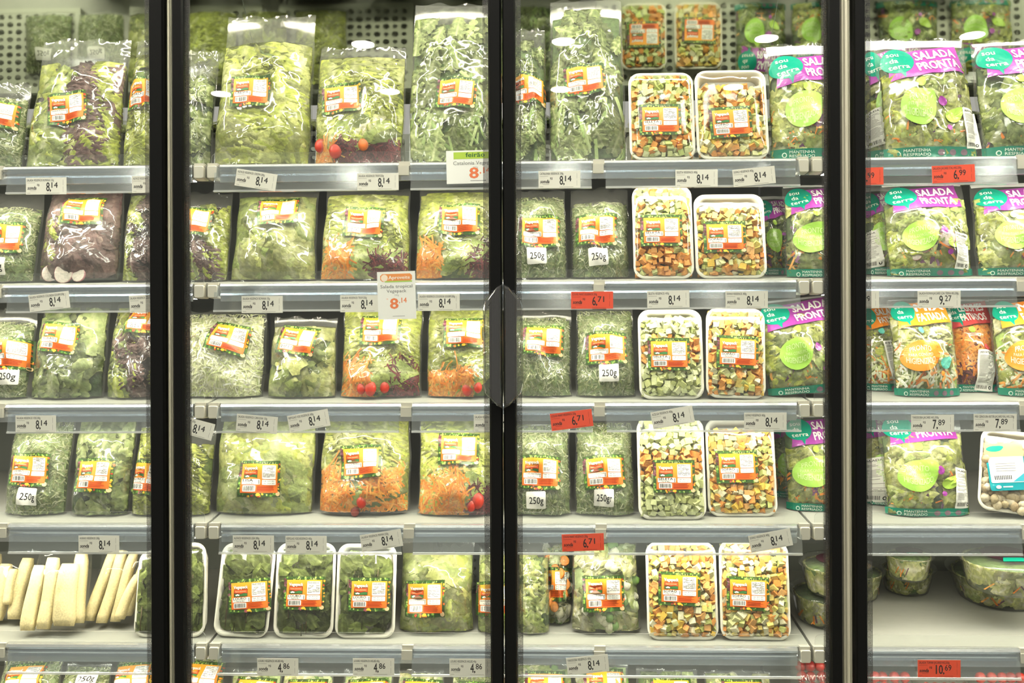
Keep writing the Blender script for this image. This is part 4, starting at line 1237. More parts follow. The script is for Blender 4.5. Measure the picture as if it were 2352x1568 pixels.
# ---- perforated crates
def make_crate(row, x, y, w, dp, h, label, mat="crate", lattice=False, top=True):
    """a shallow crate with oval holes; upturned (its perforated floor on top) when it serves as a riser"""
    root = empty("plastic_crate", (x, y, shelf_top(row, y) + .0008), (math.atan(SLOPE), 0, 0), label, "crate")
    mb = MB()
    def panel(p0, ux, uz, wd, hh, nrm):
        ux, uz, nrm = np.array(ux, float), np.array(uz, float), np.array(nrm, float)
        nx, nz = max(2, int(wd / .026)), max(2, int(hh / .022)); cw, ch = wd / nx, hh / nz
        for i in range(nx):
            for j in range(nz):
                sft = .5
                c = np.array(p0) + ux * (i + .5) * cw + uz * (j + .5) * ch
                sq, el = [], []
                rx, rz = (.38, .36) if (i + j) % 2 else (.28, .26)
                for k in range(16):
                    t = 2 * math.pi * k / 16; ct, st = math.cos(t), math.sin(t); m = max(abs(ct), abs(st))
                    sq.append((ct / m * cw / 2, st / m * ch / 2))
                    if lattice: el.append((np.sign(ct) * abs(ct) ** 1.6 * cw * .42, np.sign(st) * abs(st) ** 1.6 * ch * .42))
                    else: el.append((ct * cw * rx, st * ch * rz))
                V = [c + ux * q[0] + uz * q[1] for q in sq + el] + [c + ux * q[0] + uz * q[1] - nrm * .003 for q in el]
                mb.add(V, [(k, (k + 1) % 16, 16 + (k + 1) % 16, 16 + k) for k in range(16)] + [(16 + k, 16 + (k + 1) % 16, 32 + (k + 1) % 16, 32 + k) for k in range(16)])
    z0, z1 = .012, h - .008
    panel((-w / 2, 0, z0), (1, 0, 0), (0, 0, 1), w, z1 - z0, (0, -1, 0)); panel((-w / 2, dp, z0), (1, 0, 0), (0, 0, 1), w, z1 - z0, (0, 1, 0))
    panel((-w / 2, 0, z0), (0, 1, 0), (0, 0, 1), dp, z1 - z0, (-1, 0, 0)); panel((w / 2, 0, z0), (0, 1, 0), (0, 0, 1), dp, z1 - z0, (1, 0, 0))
    if top: panel((-w / 2 + .01, .01, h - .001), (1, 0, 0), (0, 1, 0), w - .02, dp - .02, (0, 0, 1))
    mb.build("crate_walls", M[mat], root, False)
    mb = MB()
    for za, zb_ in ((h - .012, h), (0, .012)):
        e = .004
        mb.box((-w / 2 - e, -e, za), (w / 2 + e, .010, zb_)); mb.box((-w / 2 - e, dp - .010, za), (w / 2 + e, dp + e, zb_))
        mb.box((-w / 2 - e, .010, za), (-w / 2 + .010, dp - .010, zb_)); mb.box((w / 2 - .010, .010, za), (w / 2 + e, dp - .010, zb_))
    for sx in (-1, 1):
        for y0 in (-.004, dp - .008):
            xx = sorted((sx * (w / 2 + .004), sx * (w / 2 - .008)))
            mb.box((xx[0], y0, .006), (xx[1], y0 + .012, h - .006))
    mb.build("crate_rim", M[mat], root, False)
    return root

# ---- red clamshells on the bottom row
def make_clamshell(box, label, seed=0):
    rng = random.Random(seed); rs = np.random.RandomState(seed)
    O, w, h = frame(6, box, .06, math.radians(20), ybase=.30)
    root = empty("tomato_clamshell", O, (0, 0, 0), label, "tomato pack")
    mb = MB(); nu, nv = 41, 21
    U, V_ = np.meshgrid(np.linspace(-1, 1, nu), np.linspace(0, 1, nv)); U, V_ = U.ravel(), V_.ravel()
    y = -.055 * np.clip(1 - np.abs(U) ** 8, 0, 1) ** .5 * np.clip(1 - np.abs(2 * V_ - 1) ** 8, 0, 1) ** .5 - .0035 * np.sin(U * 22) * (1 - np.abs(U) ** 8)
    mb.add(np.stack([U * w / 2, y, V_ * h], 1), grid_faces(nu, nv)); mb.add(np.stack([U * w / 2, 0 * y, V_ * h], 1), grid_faces(nu, nv, True))
    vs = [mb.verts()]; mb.build("clear_lid", M["shell"], root)
    mb = MB()
    for j in range(int(h / .024)):
        for i in range(int(w / .024)):
            ball(mb, (-w / 2 + .018 + i * .0245 + rng.uniform(-.003, .003), -.032 + rng.uniform(-.006, .006), .016 + j * .0245), .0135, rng.choice([(150, 38, 30), (164, 50, 34), (132, 30, 26)]), (1, 1, 1), 10, 6)
    mb.build("red_tomatoes", M["print"], root, True, kind="stuff")
    settle(root, 6, vs, O, math.radians(20), 0)
    return root

# ---- shelf tickets
def make_tag(px, py, rot, desc, whole, cents, label, red=False, w_px=96, group=None):
    y = SHELF_Y - .0185
    row = min(range(1, 6), key=lambda r: abs(ROW_PX[r] + 38 - py))
    P = at(px, py, y); w = w_px / F * (y + DIST)
    zr = ZS[row]
    root = empty("price_tag", P, (0, math.radians(-rot), 0), label, "price tag", group)
    mb = MB()
    mb.box((-w / 2, .0002, -w * .205), (w / 2, .0009, w * .205), (206, 204, 196))
    tag_art(desc, whole, cents, red).lay(mb, lambda x, z: 0 * x, step=.00012, scale=w)
    mb.build("ticket", M["paper"], root, False)
    return root
# ------------------------------------------------------------------ the packs, shelf by shelf
PUR = ((158, 66, 158), (170, 204, 82), (160, 206, 86), (206, 230, 160))
ORA = ((238, 142, 44), (84, 176, 160), (238, 146, 48), (255, 238, 206))
RED = ((200, 74, 76), (160, 194, 74), (206, 96, 70), (250, 222, 210))
SP = ("SALADA", "PRONTA")
def pur(**k): return ((PUR, SP), k)
V2, V4, V15 = "200 g", "400 g", "150 g"

# top shelf
make_bag(1, (-75, 195, 55, 388), "kale", "clear bag of shredded kale cut by the left picture edge on the top shelf", (-8, 265, 2, "COUVE-MANTEIGA", "250 g"), name="kale_bag", cat="kale bag", seed=1, fill=.8)
make_bag(1, (57, 95, 280, 388), "mixpurple", "bag of green and purple lettuce with a tilted sticker on the left cooler's top shelf", (156, 250, 6, "SALADA ROMANA", V15), seed=2, fill=.80, split=(-1, .0, .1, .62))
make_bag(1, (282, 95, 386, 388), "lettuce", "bag of green lettuce half hidden by the left post on the top shelf", (334, 215, 4, "ALFACE", V2), seed=3, fill=.86)
make_bag(1, (398, 120, 486, 384), "cress", "narrow bag of dark greens beside the left post on the top shelf", None, seed=4, fill=.75, dy=.01)
make_bag(1, (488, 40, 716, 384), "crespa", "large puffed bag of curly lettuce, its clear top standing tall, on the top shelf", (576, 210, 0, "CRESPA", V2), seed=5, fill=.78, t=.06)
make_bag(1, (716, 112, 932, 380), "tropical", "bag of frilly lettuce with two red tomatoes and dark beet, on the top shelf", (784, 226, 3, "SALADA TROPICAL", "250 g"), seed=6, fill=.90,
         carrot=[(-1, -.55, .0, .10)], beet=[(-.5, 1, 0, .16)], tomato=[(733, 330, .016), (770, 344, .017), (833, 329, .014, (214, 110, 44))])
make_bag(1, (934, 12, 1146, 378), "catal", "tall bag of pale chicory greens behind the green promotion card on the top shelf", (1048, 216, -5, "CATALONIA", V2), seed=7, fill=.90)
make_bag(1, (1160, 70, 1257, 377), "catal", "slim bag of chicory greens just right of the middle door edges on the top shelf", (1207, 206, 0, "CATALONIA", V2), seed=8, fill=.9)
make_bag(1, (1259, 2, 1442, 377), "catal", "tallest bag of chicory greens with pale stems showing, on the top shelf", (1342, 185, 3, "CATALONIA", V2), seed=9, fill=.93)
make_tray(1, (1444, 172, 1595, 373), "tray of diced vegetables with orange and green cubes, left of two on the top shelf", (1516, 268, 0, "SELETA", V4), kind="selet", seed=10)
make_tray(1, (1597, 166, 1763, 371), "tray of diced soup vegetables with a bare foam upper end, on the top shelf", (1678, 274, 3, "SOP\u00c3O", V4), kind="soup", fill=(.03, .80), seed=11)
make_bag(1, (1764, 104, 1986, 372), "salad", "white and purple printed salad bag left of the right post on the top shelf", None, pr=pur(hz=.74), name="printed_salad_bag", cat="printed salad bag", seed=12, fill=.80)
make_bag(1, (1990, 92, 2110, 368), "salad", "printed salad bag peeping out right of the right post on the top shelf", None, pr=pur(hz=.74), info=(2012, 290, .09, 8, "SALADA"), name="printed_salad_bag", cat="printed salad bag", seed=13, fill=.80, dy=.085)
make_bag(1, (2025, 92, 2248, 366), "salad", "purple printed salad bag with carrot strips and a white strip, right cooler's top shelf", None, pr=pur(hz=.76), info=(2240, 290, .092, 5, "SALADA ITALIANA"), name="printed_salad_bag", cat="printed salad bag", seed=14, fill=.78)
make_bag(1, (2250, 96, 2486, 366), "salad_dark", "purple printed bag of darker greens cut by the right picture edge, top shelf", None, pr=pur(hz=.80), name="printed_salad_bag", cat="printed salad bag", seed=15, fill=.80)
# behind the front row of the top shelf: upturned crates and packs lying on them, seen in the slanted mirror
FLAT = 90 - math.degrees(math.atan(SLOPE))
CR = .095
for k, (x, w, lb) in enumerate([(-1.42, .40, "pale perforated crate under the two lying kale bags"), (-.86, .40, "pale perforated crate under the lying curly lettuce bags"), (-.40, .40, "pale perforated crate bare on top behind the tomato salad bag"),
                 (.10, .40, "pale perforated crate behind the tallest chicory bag"), (.60, .48, "pale perforated crate under the lying diced vegetable trays"), (1.10, .22, "pale perforated crate left of the right post behind the printed bags"), (1.42, .40, "pale perforated crate behind the printed bags of the right cooler")]):
    make_crate(1, x - .109, .475, w, .255, CR, lb)
def lying(px, y, w, h): return (px, y, w, h, CR + .002, 0)
make_bag(1, lying(98, .485, .150, .20), "kale", "left of two kale bags lying on a crate, upside down in the mirror", None, w250=(.0, .13, 3, "250g"), name="kale_bag", cat="kale bag", seed=16, fill=.9, t=.035, lean=FLAT)
make_bag(1, lying(222, .485, .150, .20), "kale", "right of two kale bags lying on a crate, upside down in the mirror", None, w250=(.0, .13, -3, "250g"), name="kale_bag", cat="kale bag", seed=17, fill=.9, t=.035, lean=FLAT)
make_bag(1, lying(480, .485, .162, .25), "lettuce", "curly lettuce bag lying on a crate right of the left post", None, seed=18, fill=.9, t=.04, lean=FLAT)
make_bag(1, lying(737, .485, .165, .25), "crespa", "curly lettuce bag lying on a crate behind the large puffed lettuce bag", None, seed=20, fill=.9, t=.04, lean=FLAT)
make_bag(1, lying(606, .485, .145, .24), "lisa", "smooth lettuce bag lying on a crate between two lying curly lettuce bags", None, seed=77, fill=.9, t=.03, lean=FLAT)
make_bag(1, lying(345, .485, .16, .25), "roman", "romaine bag lying on a crate behind the left post", None, seed=78, fill=.9, t=.035, lean=FLAT)
make_bag(1, lying(1060, .485, .19, .25), "cress", "dark greens bag lying on a crate behind the chicory bag left of the doors' meeting", None, seed=79, fill=.9, t=.035, lean=FLAT)
make_bag(1, lying(1215, .485, .19, .25), "catal", "chicory bag lying on a crate behind the tallest chicory bag", None, seed=37, fill=.9, t=.04, lean=FLAT)
make_tray(1, lying(1478, .485, .135, .20), "diced vegetable tray lying on a crate, left of two in the mirror", (.0, .10, 0, "SELETA", V4), kind="selet", seed=19, lean=FLAT)
make_tray(1, lying(1602, .485, .140, .20), "diced soup tray lying on a crate, right of two in the mirror", (.0, .09, 2, "SOP\u00c3O", V4), kind="soup", seed=38, lean=FLAT)
make_bag(1, lying(1745, .485, .155, .25), "salad_dark", "printed salad bag lying on a crate beside the lying soup tray", None, pr=pur(hz=.70), name="printed_salad_bag", cat="printed salad bag", seed=39, fill=.9, t=.03, lean=FLAT)
make_bag(1, lying(1872, .485, .155, .25), "salad", "printed salad bag lying on a crate behind the right post", None, pr=pur(hz=.70), name="printed_salad_bag", cat="printed salad bag", seed=40, fill=.9, t=.03, lean=FLAT)
make_bag(1, lying(2075, .485, .185, .25), "salad_dark", "left of two printed salad bags lying behind the right cooler's front row", None, pr=pur(hz=.70), name="printed_salad_bag", cat="printed salad bag", seed=57, fill=.9, t=.03, lean=FLAT)
make_bag(1, lying(2240, .485, .185, .25), "salad", "right of two printed salad bags lying behind the right cooler's front row", None, pr=pur(hz=.70), name="printed_salad_bag", cat="printed salad bag", seed=58, fill=.9, t=.03, lean=FLAT)

# second shelf
make_bag(2, (-80, 436, 85, 652), "kale", "kale bag cut by the left picture edge on the second shelf", (8, 545, 0, "COUVE-MANTEIGA", "250 g"), w250=(-8, 612, 0, "250g"), name="kale_bag", cat="kale bag", seed=21, fill=.8)
make_bag(2, (87, 438, 276, 655), "purple", "bag of dark purple leaves with pale round radish slices at its foot", (190, 488, 0, "SALADA COLORIDA", V2), seed=22, fill=.97, radish=[(104, 632, .019), (143, 632, .023), (176, 636, .016)])
make_bag(2, (278, 432, 386, 655), "mixpurple", "bag of purple and bright green leaves left of the left post on the second shelf", None, seed=23, fill=.95, split=(-1, -.5, -.5, 1))
make_bag(2, (390, 446, 526, 655), "mixpurple", "bag of green over dark purple leaves right of the left post on the second shelf", (440, 508, -3, "SALADA", V15), seed=24, fill=.86, split=(-1, 1, -.9, .9), pv=(0, .5))
make_bag(2, (528, 440, 730, 655), "roman", "bag of broad pale romaine leaves with its sticker near the top", (638, 482, 5, "SALADA ROMANA", V15), seed=25, fill=.92, t=.055)
make_bag(2, (732, 428, 946, 653), "tropical", "bag of frilly lettuce with a nest of shredded carrot at its lower left, second shelf", (837, 512, -4, "SALADA TROPICAL", "250 g"), seed=26, fill=.92, box0=1,
         carrot=[(-1, -.30, 0, .36)], beet=[(.15, 1, 0, .26)])
make_bag(2, (950, 424, 1153, 652), "tropical", "bag of frilly lettuce with a pale endive leaf, second shelf left of the grips", (1056, 506, 0, "SALADA TROPICAL", "250 g"), seed=27, fill=.94, carrot=[(-1, -.45, 0, .34)], beet=[(.35, 1, 0, .36)])
make_bag(2, (1158, 440, 1306, 648), "kale", "kale bag with a straight weight sticker, first right of the meeting doors, second shelf", (1240, 532, 0, "COUVE-MANTEIGA", "250 g"), w250=(1233, 588, 2, "250g"), name="kale_bag", cat="kale bag", seed=28, fill=.92)
make_bag(2, (1308, 436, 1451, 647), "kale", "kale bag with twisted clear top, second right of the door edges on the second shelf", (1370, 528, -1, "COUVE-MANTEIGA", "250 g"), w250=(1374, 590, 4, "250g"), name="kale_bag", cat="kale bag", seed=29, fill=.82, t=.055)
make_tray(2, (1453, 428, 1592, 645), "tray of diced vegetables filled to its top, on the second shelf", (1519, 522, 0, "SELETA", V4), kind="selet", seed=30, mix=[(.45, 1.1, (2, 3, 0, 4)), (-.1, .45, (0, 1, 0, 2))])
make_tray(2, (1594, 448, 1758, 640), "tray of diced soup vegetables with a bare foam top, on the second shelf", (1664, 537, 0, "SOP\u00c3O", V4), kind="soup", fill=(.02, .82), seed=31)
make_bag(2, (1742, 450, 1830, 632), "salad_dark", "printed salad bag standing in shade behind, left of the right post on the second shelf", None, pr=pur(hz=.78), name="printed_salad_bag", cat="printed salad bag", seed=32, fill=.85, ybase=.42)
make_bag(2, (1802, 396, 1974, 640), "salad", "printed bag of bright lettuce just left of the right post, second shelf", None, pr=pur(hz=.80, badge=True, bw=.5), name="printed_salad_bag", cat="printed salad bag", seed=33, fill=.84)
make_bag(2, (1980, 412, 2090, 642), "salad", "printed salad bag with a white strip right of the right post, second shelf", None, pr=pur(), info=(2004, 570, .085, 8, "SALADA"), name="printed_salad_bag", cat="printed salad bag", seed=34, fill=.8, dy=.10)
make_bag(2, (2032, 398, 2238, 640), "salad", "purple printed salad bag with pink-edged radish slices, second shelf", None, pr=pur(hz=.80), info=(2212, 574, .080, -3, "SALADA ROMANA"), name="printed_salad_bag", cat="printed salad bag", seed=35, fill=.80, radish=[(2172, 552, .018), (2120, 566, .016), (2104, 582, .015)])
make_bag(2, (2240, 402, 2450, 640), "salad", "purple printed salad bag cut by the right picture edge on the second shelf", None, pr=pur(hz=.78), name="printed_salad_bag", cat="printed salad bag", seed=36, fill=.80)

# third shelf
make_bag(3, (-60, 712, 68, 924), "kale", "kale bag with half a weight sticker at the left picture edge, third shelf", (16, 812, 2, "COUVE-MANTEIGA", "250 g"), w250=(16, 864, 0, "250g"), name="kale_bag", cat="kale bag", seed=41, fill=.84)
make_bag(3, (70, 684, 241, 929), "cress", "bag of dark watercress leaves with a slanted sticker, left cooler third shelf", (136, 776, -7, "AGRIAO", V2), seed=42, fill=.95)
make_bag(3, (243, 690, 386, 924), "mixpurple", "purple leaf lettuce bag with a pale rib, left of the left post, third shelf", (336, 732, 0, "SALADA COLORIDA", V2), seed=43, fill=.95, split=(-1, -.3, -.3, 1), pv=(.05, .72))
make_bag(3, (400, 716, 611, 925), "cabbage", "big puffed bag of shredded pale cabbage with a slanted sticker", (526, 777, -13, "REPOLHO VERDE", V4), name="cabbage_bag", cat="cabbage bag", seed=44, fill=.96, t=.06)
make_bag(3, (613, 732, 775, 922), "americana", "bag of iceberg lettuce leaves with a slanted sticker beside the shredded cabbage", (682, 780, -10, "AMERICANA", V2), seed=45, fill=.88)
make_bag(3, (777, 706, 973, 924), "tropical", "bag of lettuce with carrot, beet and tomatoes under the tall orange promotion card", (874, 757, -1, "SALADA TROPICAL", "250 g"), seed=46, fill=.97, carrot=[(-1, -.25, 0, .40)], beet=[(.3, 1, 0, .38)], tomato=[(830, 892, .011), (851, 892, .014), (882, 889, .012)])
make_bag(3, (975, 706, 1153, 922), "tropical", "bag of lettuce with carrot and one round tomato beside the left grip, third shelf", (1066, 764, 1, "SALADA TROPICAL", "250 g"), seed=47, fill=.97, carrot=[(-1, .25, 0, .28)], tomato=[(1073, 894, .013), (1098, 890, .010)])
make_bag(3, (1160, 712, 1318, 917), "kale", "kale bag without weight sticker beside the right grip, third shelf", (1248, 782, -3, "COUVE-MANTEIGA", "250 g"), name="kale_bag", cat="kale bag", seed=48, fill=.90)
make_bag(3, (1320, 706, 1464, 917), "kale", "smooth pale kale bag with its weight sticker low on the right, third shelf", (1393, 800, 0, "COUVE-MANTEIGA", "250 g"), w250=(1398, 857, 0, "250g"), name="kale_bag", cat="kale bag", seed=49, fill=.95)
make_tray(3, (1466, 710, 1615, 920), "tray of mostly green diced vegetables with a bare foam top, third shelf", (1536, 806, 0, "SELETA", V4), kind="selet", fill=(.02, .90), seed=50, mix=[(.66, 1.1, (2, 3, 4, 5)), (.42, .66, (0, 1, 0, 3)), (-.1, .42, (2, 5, 3, 2, 5))])
make_tray(3, (1617, 708, 1754, 922), "tray of diced soup vegetables tilted against the printed bag, third shelf", (1690, 802, -1, "SOP\u00c3O", V4), kind="soup", fill=(.02, .95), seed=51, roll=-2)
make_bag(3, (1758, 692, 1964, 918), "salad", "printed salad bag leaning over with its purple band slanting upward, third shelf", None, pr=pur(hz=.80, hx=.05), name="printed_salad_bag", cat="printed salad bag", seed=52, fill=.80, roll=6)
make_bag(3, (1970, 700, 2096, 920), "slaw", "orange printed bag of shredded slaw right of the right post, third shelf", None, pr=((ORA, ("SALADA", "FATIADO")), dict(hz=.82, badge=False)), info=(2056, 822, .088, 12, "MIX"), name="printed_vegetable_bag", cat="printed vegetable bag", seed=53, fill=.8, dy=.09)
make_bag(3, (2050, 676, 2208, 917), "slaw", "orange printed bag with an orange leaf badge over broccoli and slaw", None, pr=((ORA, ("MIX", "FATIADA")), dict(hz=.82, bw=.5)), name="printed_vegetable_bag", cat="printed vegetable bag", seed=54, fill=.80)
make_bag(3, (2178, 686, 2300, 896), "carrotmix", "red printed bag of carrot and beet shreds, set back on the third shelf", None, pr=((RED, ("LEGUMES", "FATIADOS")), dict(hz=.80, badge=False, hx=-.2, word=1.2)), info=(2262, 852, .085, -4, "MIX BETERRABA"), name="printed_vegetable_bag", cat="printed vegetable bag", seed=55, fill=.8, ybase=.36)
make_bag(3, (2288, 680, 2450, 917), "slaw", "orange printed bag cut by the right picture edge on the third shelf", None, pr=((ORA, ("MIX", "FATIADA")), dict(hz=.82, bw=.5)), name="printed_vegetable_bag", cat="printed vegetable bag", seed=56, fill=.80)

# fourth shelf
make_bag(4, (8, 960, 157, 1198), "kale", "grey-green kale bag under the leftmost ticket of the fourth shelf", (68, 1078, -2, "COUVE-MANTEIGA", "250 g"), w250=(65, 1140, -4, "250g"), name="kale_bag", cat="kale bag", seed=61, fill=.95)
make_bag(4, (159, 956, 302, 1197), "cress", "bag of dark watercress standing beside the grey-green kale bag, fourth shelf", (217, 1090, -2, "AGRIAO", V2), seed=62, fill=.97)
make_bag(4, (304, 968, 386, 1196), "lettuce", "bag of yellow-green lettuce left of the left post, fourth shelf", (337, 1095, -4, "ALFACE", V2), seed=63, fill=.92)
make_bag(4, (398, 985, 486, 1194), "lettuce", "narrow bag of lettuce with a dark foot right of the left post, fourth shelf", None, seed=64, fill=.80)
make_bag(4, (488, 956, 728, 1204), "lisa", "large square bag of smooth pale lettuce, sticker in its middle, fourth shelf", (598, 1098, 0, "LISA", V2), seed=65, fill=.98, t=.06)
make_bag(4, (728, 962, 946, 1198), "tropical", "bag of lettuce with carrot on both sides of one red tomato, fourth shelf", (830, 1066, 3, "SALADA TROPICAL", "250 g"), seed=66, fill=.97, t=.055, carrot=[(-1, -.25, 0, .48), (.0, 1, .04, .42)], tomato=[(829, 1158, .0125), (812, 1184, .011, (140, 50, 40))])
make_bag(4, (954, 958, 1153, 1196), "tropical", "bag of lettuce with carrot and two stemmed red tomatoes, fourth shelf", (1054, 1031, -1, "SALADA TROPICAL", "250 g"), seed=67, fill=.97, carrot=[(-1, .15, 0, .42)], beet=[(.3, 1, 0, .30)], tomato=[(1096, 1150, .016), (1082, 1162, .011)])
make_bag(4, (1160, 962, 1316, 1197), "kale", "kale bag with its weight sticker, first right of the door edges on the fourth shelf", (1240, 1084, -2, "COUVE-MANTEIGA", "250 g"), w250=(1231, 1149, 1, "250g"), name="kale_bag", cat="kale bag", seed=68, fill=.93)
make_bag(4, (1318, 966, 1462, 1199), "kale", "pinched kale bag whose weight sticker ends in gr, fourth shelf", (1388, 1083, 3, "COUVE-MANTEIGA", "250 g"), w250=(1387, 1143, -1, "250gr"), name="kale_bag", cat="kale bag", seed=69, fill=.97)
make_tray(4, (1464, 956, 1620, 1204), "tallest tray of diced vegetables, green above and below orange, fourth shelf", (1548, 1086, 0, "SELETA", V4), kind="selet", seed=70, fill=(.03, .97), mix=[(.66, 1.1, (2, 4, 3, 2)), (.42, .66, (0, 1, 0)), (-.1, .42, (2, 5, 3, 2))])
make_tray(4, (1622, 958, 1782, 1186), "tray of orange and yellow diced soup vegetables, set back on the fourth shelf", (1692, 1064, 1, "SOP\u00c3O", V4), kind="soup", seed=71, fill=(.03, .88))
make_bag(4, (1768, 960, 1860, 1156), "salad_dark", "printed bag of dark greens set back between tray and printed bag, fourth shelf", None, pr=pur(hz=.86), name="printed_salad_bag", cat="printed salad bag", seed=72, fill=.85, ybase=.47)
make_bag(4, (1802, 948, 1974, 1180), "salad", "printed salad bag slumped beside the right post on the fourth shelf", None, pr=pur(hz=.78, bw=.5), name="printed_salad_bag", cat="printed salad bag", seed=73, fill=.80)
make_bag(4, (1980, 952, 2090, 1192), "salad", "printed salad bag with a white strip right of the right post, fourth shelf", None, pr=pur(hz=.86), info=(2012, 1100, .10, 3, "SALADA"), name="printed_salad_bag", cat="printed salad bag", seed=74, fill=.8, dy=.10)
make_bag(4, (2028, 940, 2231, 1192), "salad", "purple printed salad bag beside the mushroom tray, fourth shelf", None, pr=pur(hz=.84, bw=.42), info=(2216, 1120, .088, -2, "SALADA"), name="printed_salad_bag", cat="printed salad bag", seed=75, fill=.80)
make_tray(4, (2233, 996, 2412, 1190), "foam tray of pale mushrooms at the right picture edge, fourth shelf", (2296, 1078, 10, "*", ""), kind="mushroom", name="mushroom_tray", cat="mushroom tray", seed=76, roll=-8)

# fifth shelf
make_cassava((-50, 1268, 78, 1442), "pack of peeled cassava cut by the left picture edge", [(-.30, .05, .95, .22, .02, .02), (-.05, .0, .80, .24, .06, .026), (.16, .22, .72, .17, .05, .042), (.30, .02, .88, .24, .10, .03)], seed=1)
make_cassava((60, 1272, 198, 1466), "upright pack of broad peeled cassava pieces, middle of three", [(-.34, .0, .82, .24, .06, .034), (-.10, .02, .92, .24, .02, .030), (.22, .06, .84, .38, -.01, .036), (.36, .1, .98, .24, -.08, .018)], seed=2)
make_cassava((208, 1270, 338, 1448), "pack of thin peeled cassava pieces leaning right, beside the left post", [(-.30, .03, .98, .20, .28, .030), (-.08, .0, 1.0, .20, .24, .034), (.12, .02, .97, .18, .22, .03), (.25, .05, .66, .18, .26, .044), (.32, .1, .88, .18, .24, .026)], seed=3)
make_tray(5, (316, 1258, 398, 1468), "tray of bay leaves half hidden by the left post, left cooler", None, kind="bay", name="bay_leaf_tray", cat="bay leaf tray", seed=81)
make_tray(5, (410, 1240, 480, 1466), "tray of bay leaves just right of the left post, fifth shelf", None, kind="bay", name="bay_leaf_tray", cat="bay leaf tray", seed=82, roll=3)
make_tray(5, (496, 1244, 622, 1482), "leftmost of three labelled bay leaf trays, its sticker turned upward to the right", (568, 1360, 7, "LOURO", "40 g"), kind="bay", name="bay_leaf_tray", cat="bay leaf tray", seed=83, roll=-3)
make_tray(5, (633, 1240, 771, 1482), "middle of three labelled bay leaf trays on the fifth shelf", (699, 1354, 0, "LOURO", "40 g"), kind="bay", name="bay_leaf_tray", cat="bay leaf tray", seed=84)
make_tray(5, (773, 1242, 911, 1480), "rightmost of three labelled bay leaf trays, beside the round lettuce bag", (848, 1357, 0, "LOURO", "40 g"), kind="bay", name="bay_leaf_tray", cat="bay leaf tray", seed=85)
make_bag(5, (913, 1240, 1093, 1472), "lisa", "rounded bag of mixed lettuce with a crumpled clear top, fifth shelf", (976, 1372, 1, "SALADA COLORIDA", V2), seed=86, fill=.84, t=.06)
make_bag(5, (1095, 1262, 1184, 1466), "roman", "bag of lettuce half hidden by the left door edge, fifth shelf", (1138, 1374, 0, "SALADA COLORIDA", V2), seed=87, fill=.95)
make_crate(5, at(1085, 1380, .6).x, .60, .20, .12, .20, "grey lattice crate standing in the gap behind the rounded lettuce bag", mat="crate_dark", lattice=True, top=False)
make_bag(5, (1188, 1240, 1264, 1474), "roman", "bag of broad lettuce leaves right of the right door edge, fifth shelf", None, seed=88, fill=.84)
make_bag(5, (1246, 1242, 1312, 1440), "stirfry", "bag of stir-fry vegetables with carrot rounds, set back on the fifth shelf", (1268, 1340, 0, "YAKISSOBA", V4), name="vegetable_bag", cat="vegetable bag", seed=89, fill=.95, ybase=.36, carrots=9)
make_bag(5, (1310, 1236, 1474, 1468), "stirfry", "bag of pale cauliflower and cabbage for stir-fry, fifth shelf", (1386, 1366, 1, "YAKISSOBA", V4), name="vegetable_bag", cat="vegetable bag", seed=90, fill=.95, t=.055, carrots=1)
make_tray(5, (1484, 1238, 1648, 1484), "left of the two big diced soup trays on the fifth shelf", (1560, 1344, -2, "SOP\u00c3O", V4), kind="soup", seed=91)
make_tray(5, (1650, 1236, 1812, 1480), "right of the two big diced soup trays on the fifth shelf", (1716, 1356, -1, "SOP\u00c3O", V4), kind="soup", seed=92, roll=-1)
make_bowl(5, 1905, 1452, 92, "lower salad bowl of the stack left of the right post", seed=1, hgt=.085, lid=(52, 96, 56))
make_bowl(5, 1915, 1356, 80, "upper salad bowl standing on another bowl left of the right post", zoff=.090, seed=2, hgt=.080, on=.30, ybase=.372)
make_bowl(5, 1962, 1388, 66, "salad cup with orange strips just right of the right post", seed=3, hgt=.085, lid=(226, 170, 80))
make_bowl(5, 2082, 1374, 62, "small lower salad bowl set back in the middle of the bare shelf", seed=4, hgt=.075)
make_bowl(5, 2085, 1300, 56, "small upper salad bowl on the set-back bowl of the bare shelf", zoff=.080, seed=5, hgt=.07, on=.44, ybase=.50)
make_bowl(5, 2300, 1408, 122, "wide lower salad bowl at the right picture edge", seed=6, hgt=.085, pal=("crespa", "pale", "roman"))
make_bowl(5, 2306, 1330, 104, "wide upper salad bowl stacked at the right picture edge", zoff=.090, seed=7, hgt=.085, on=.32, ybase=.40)

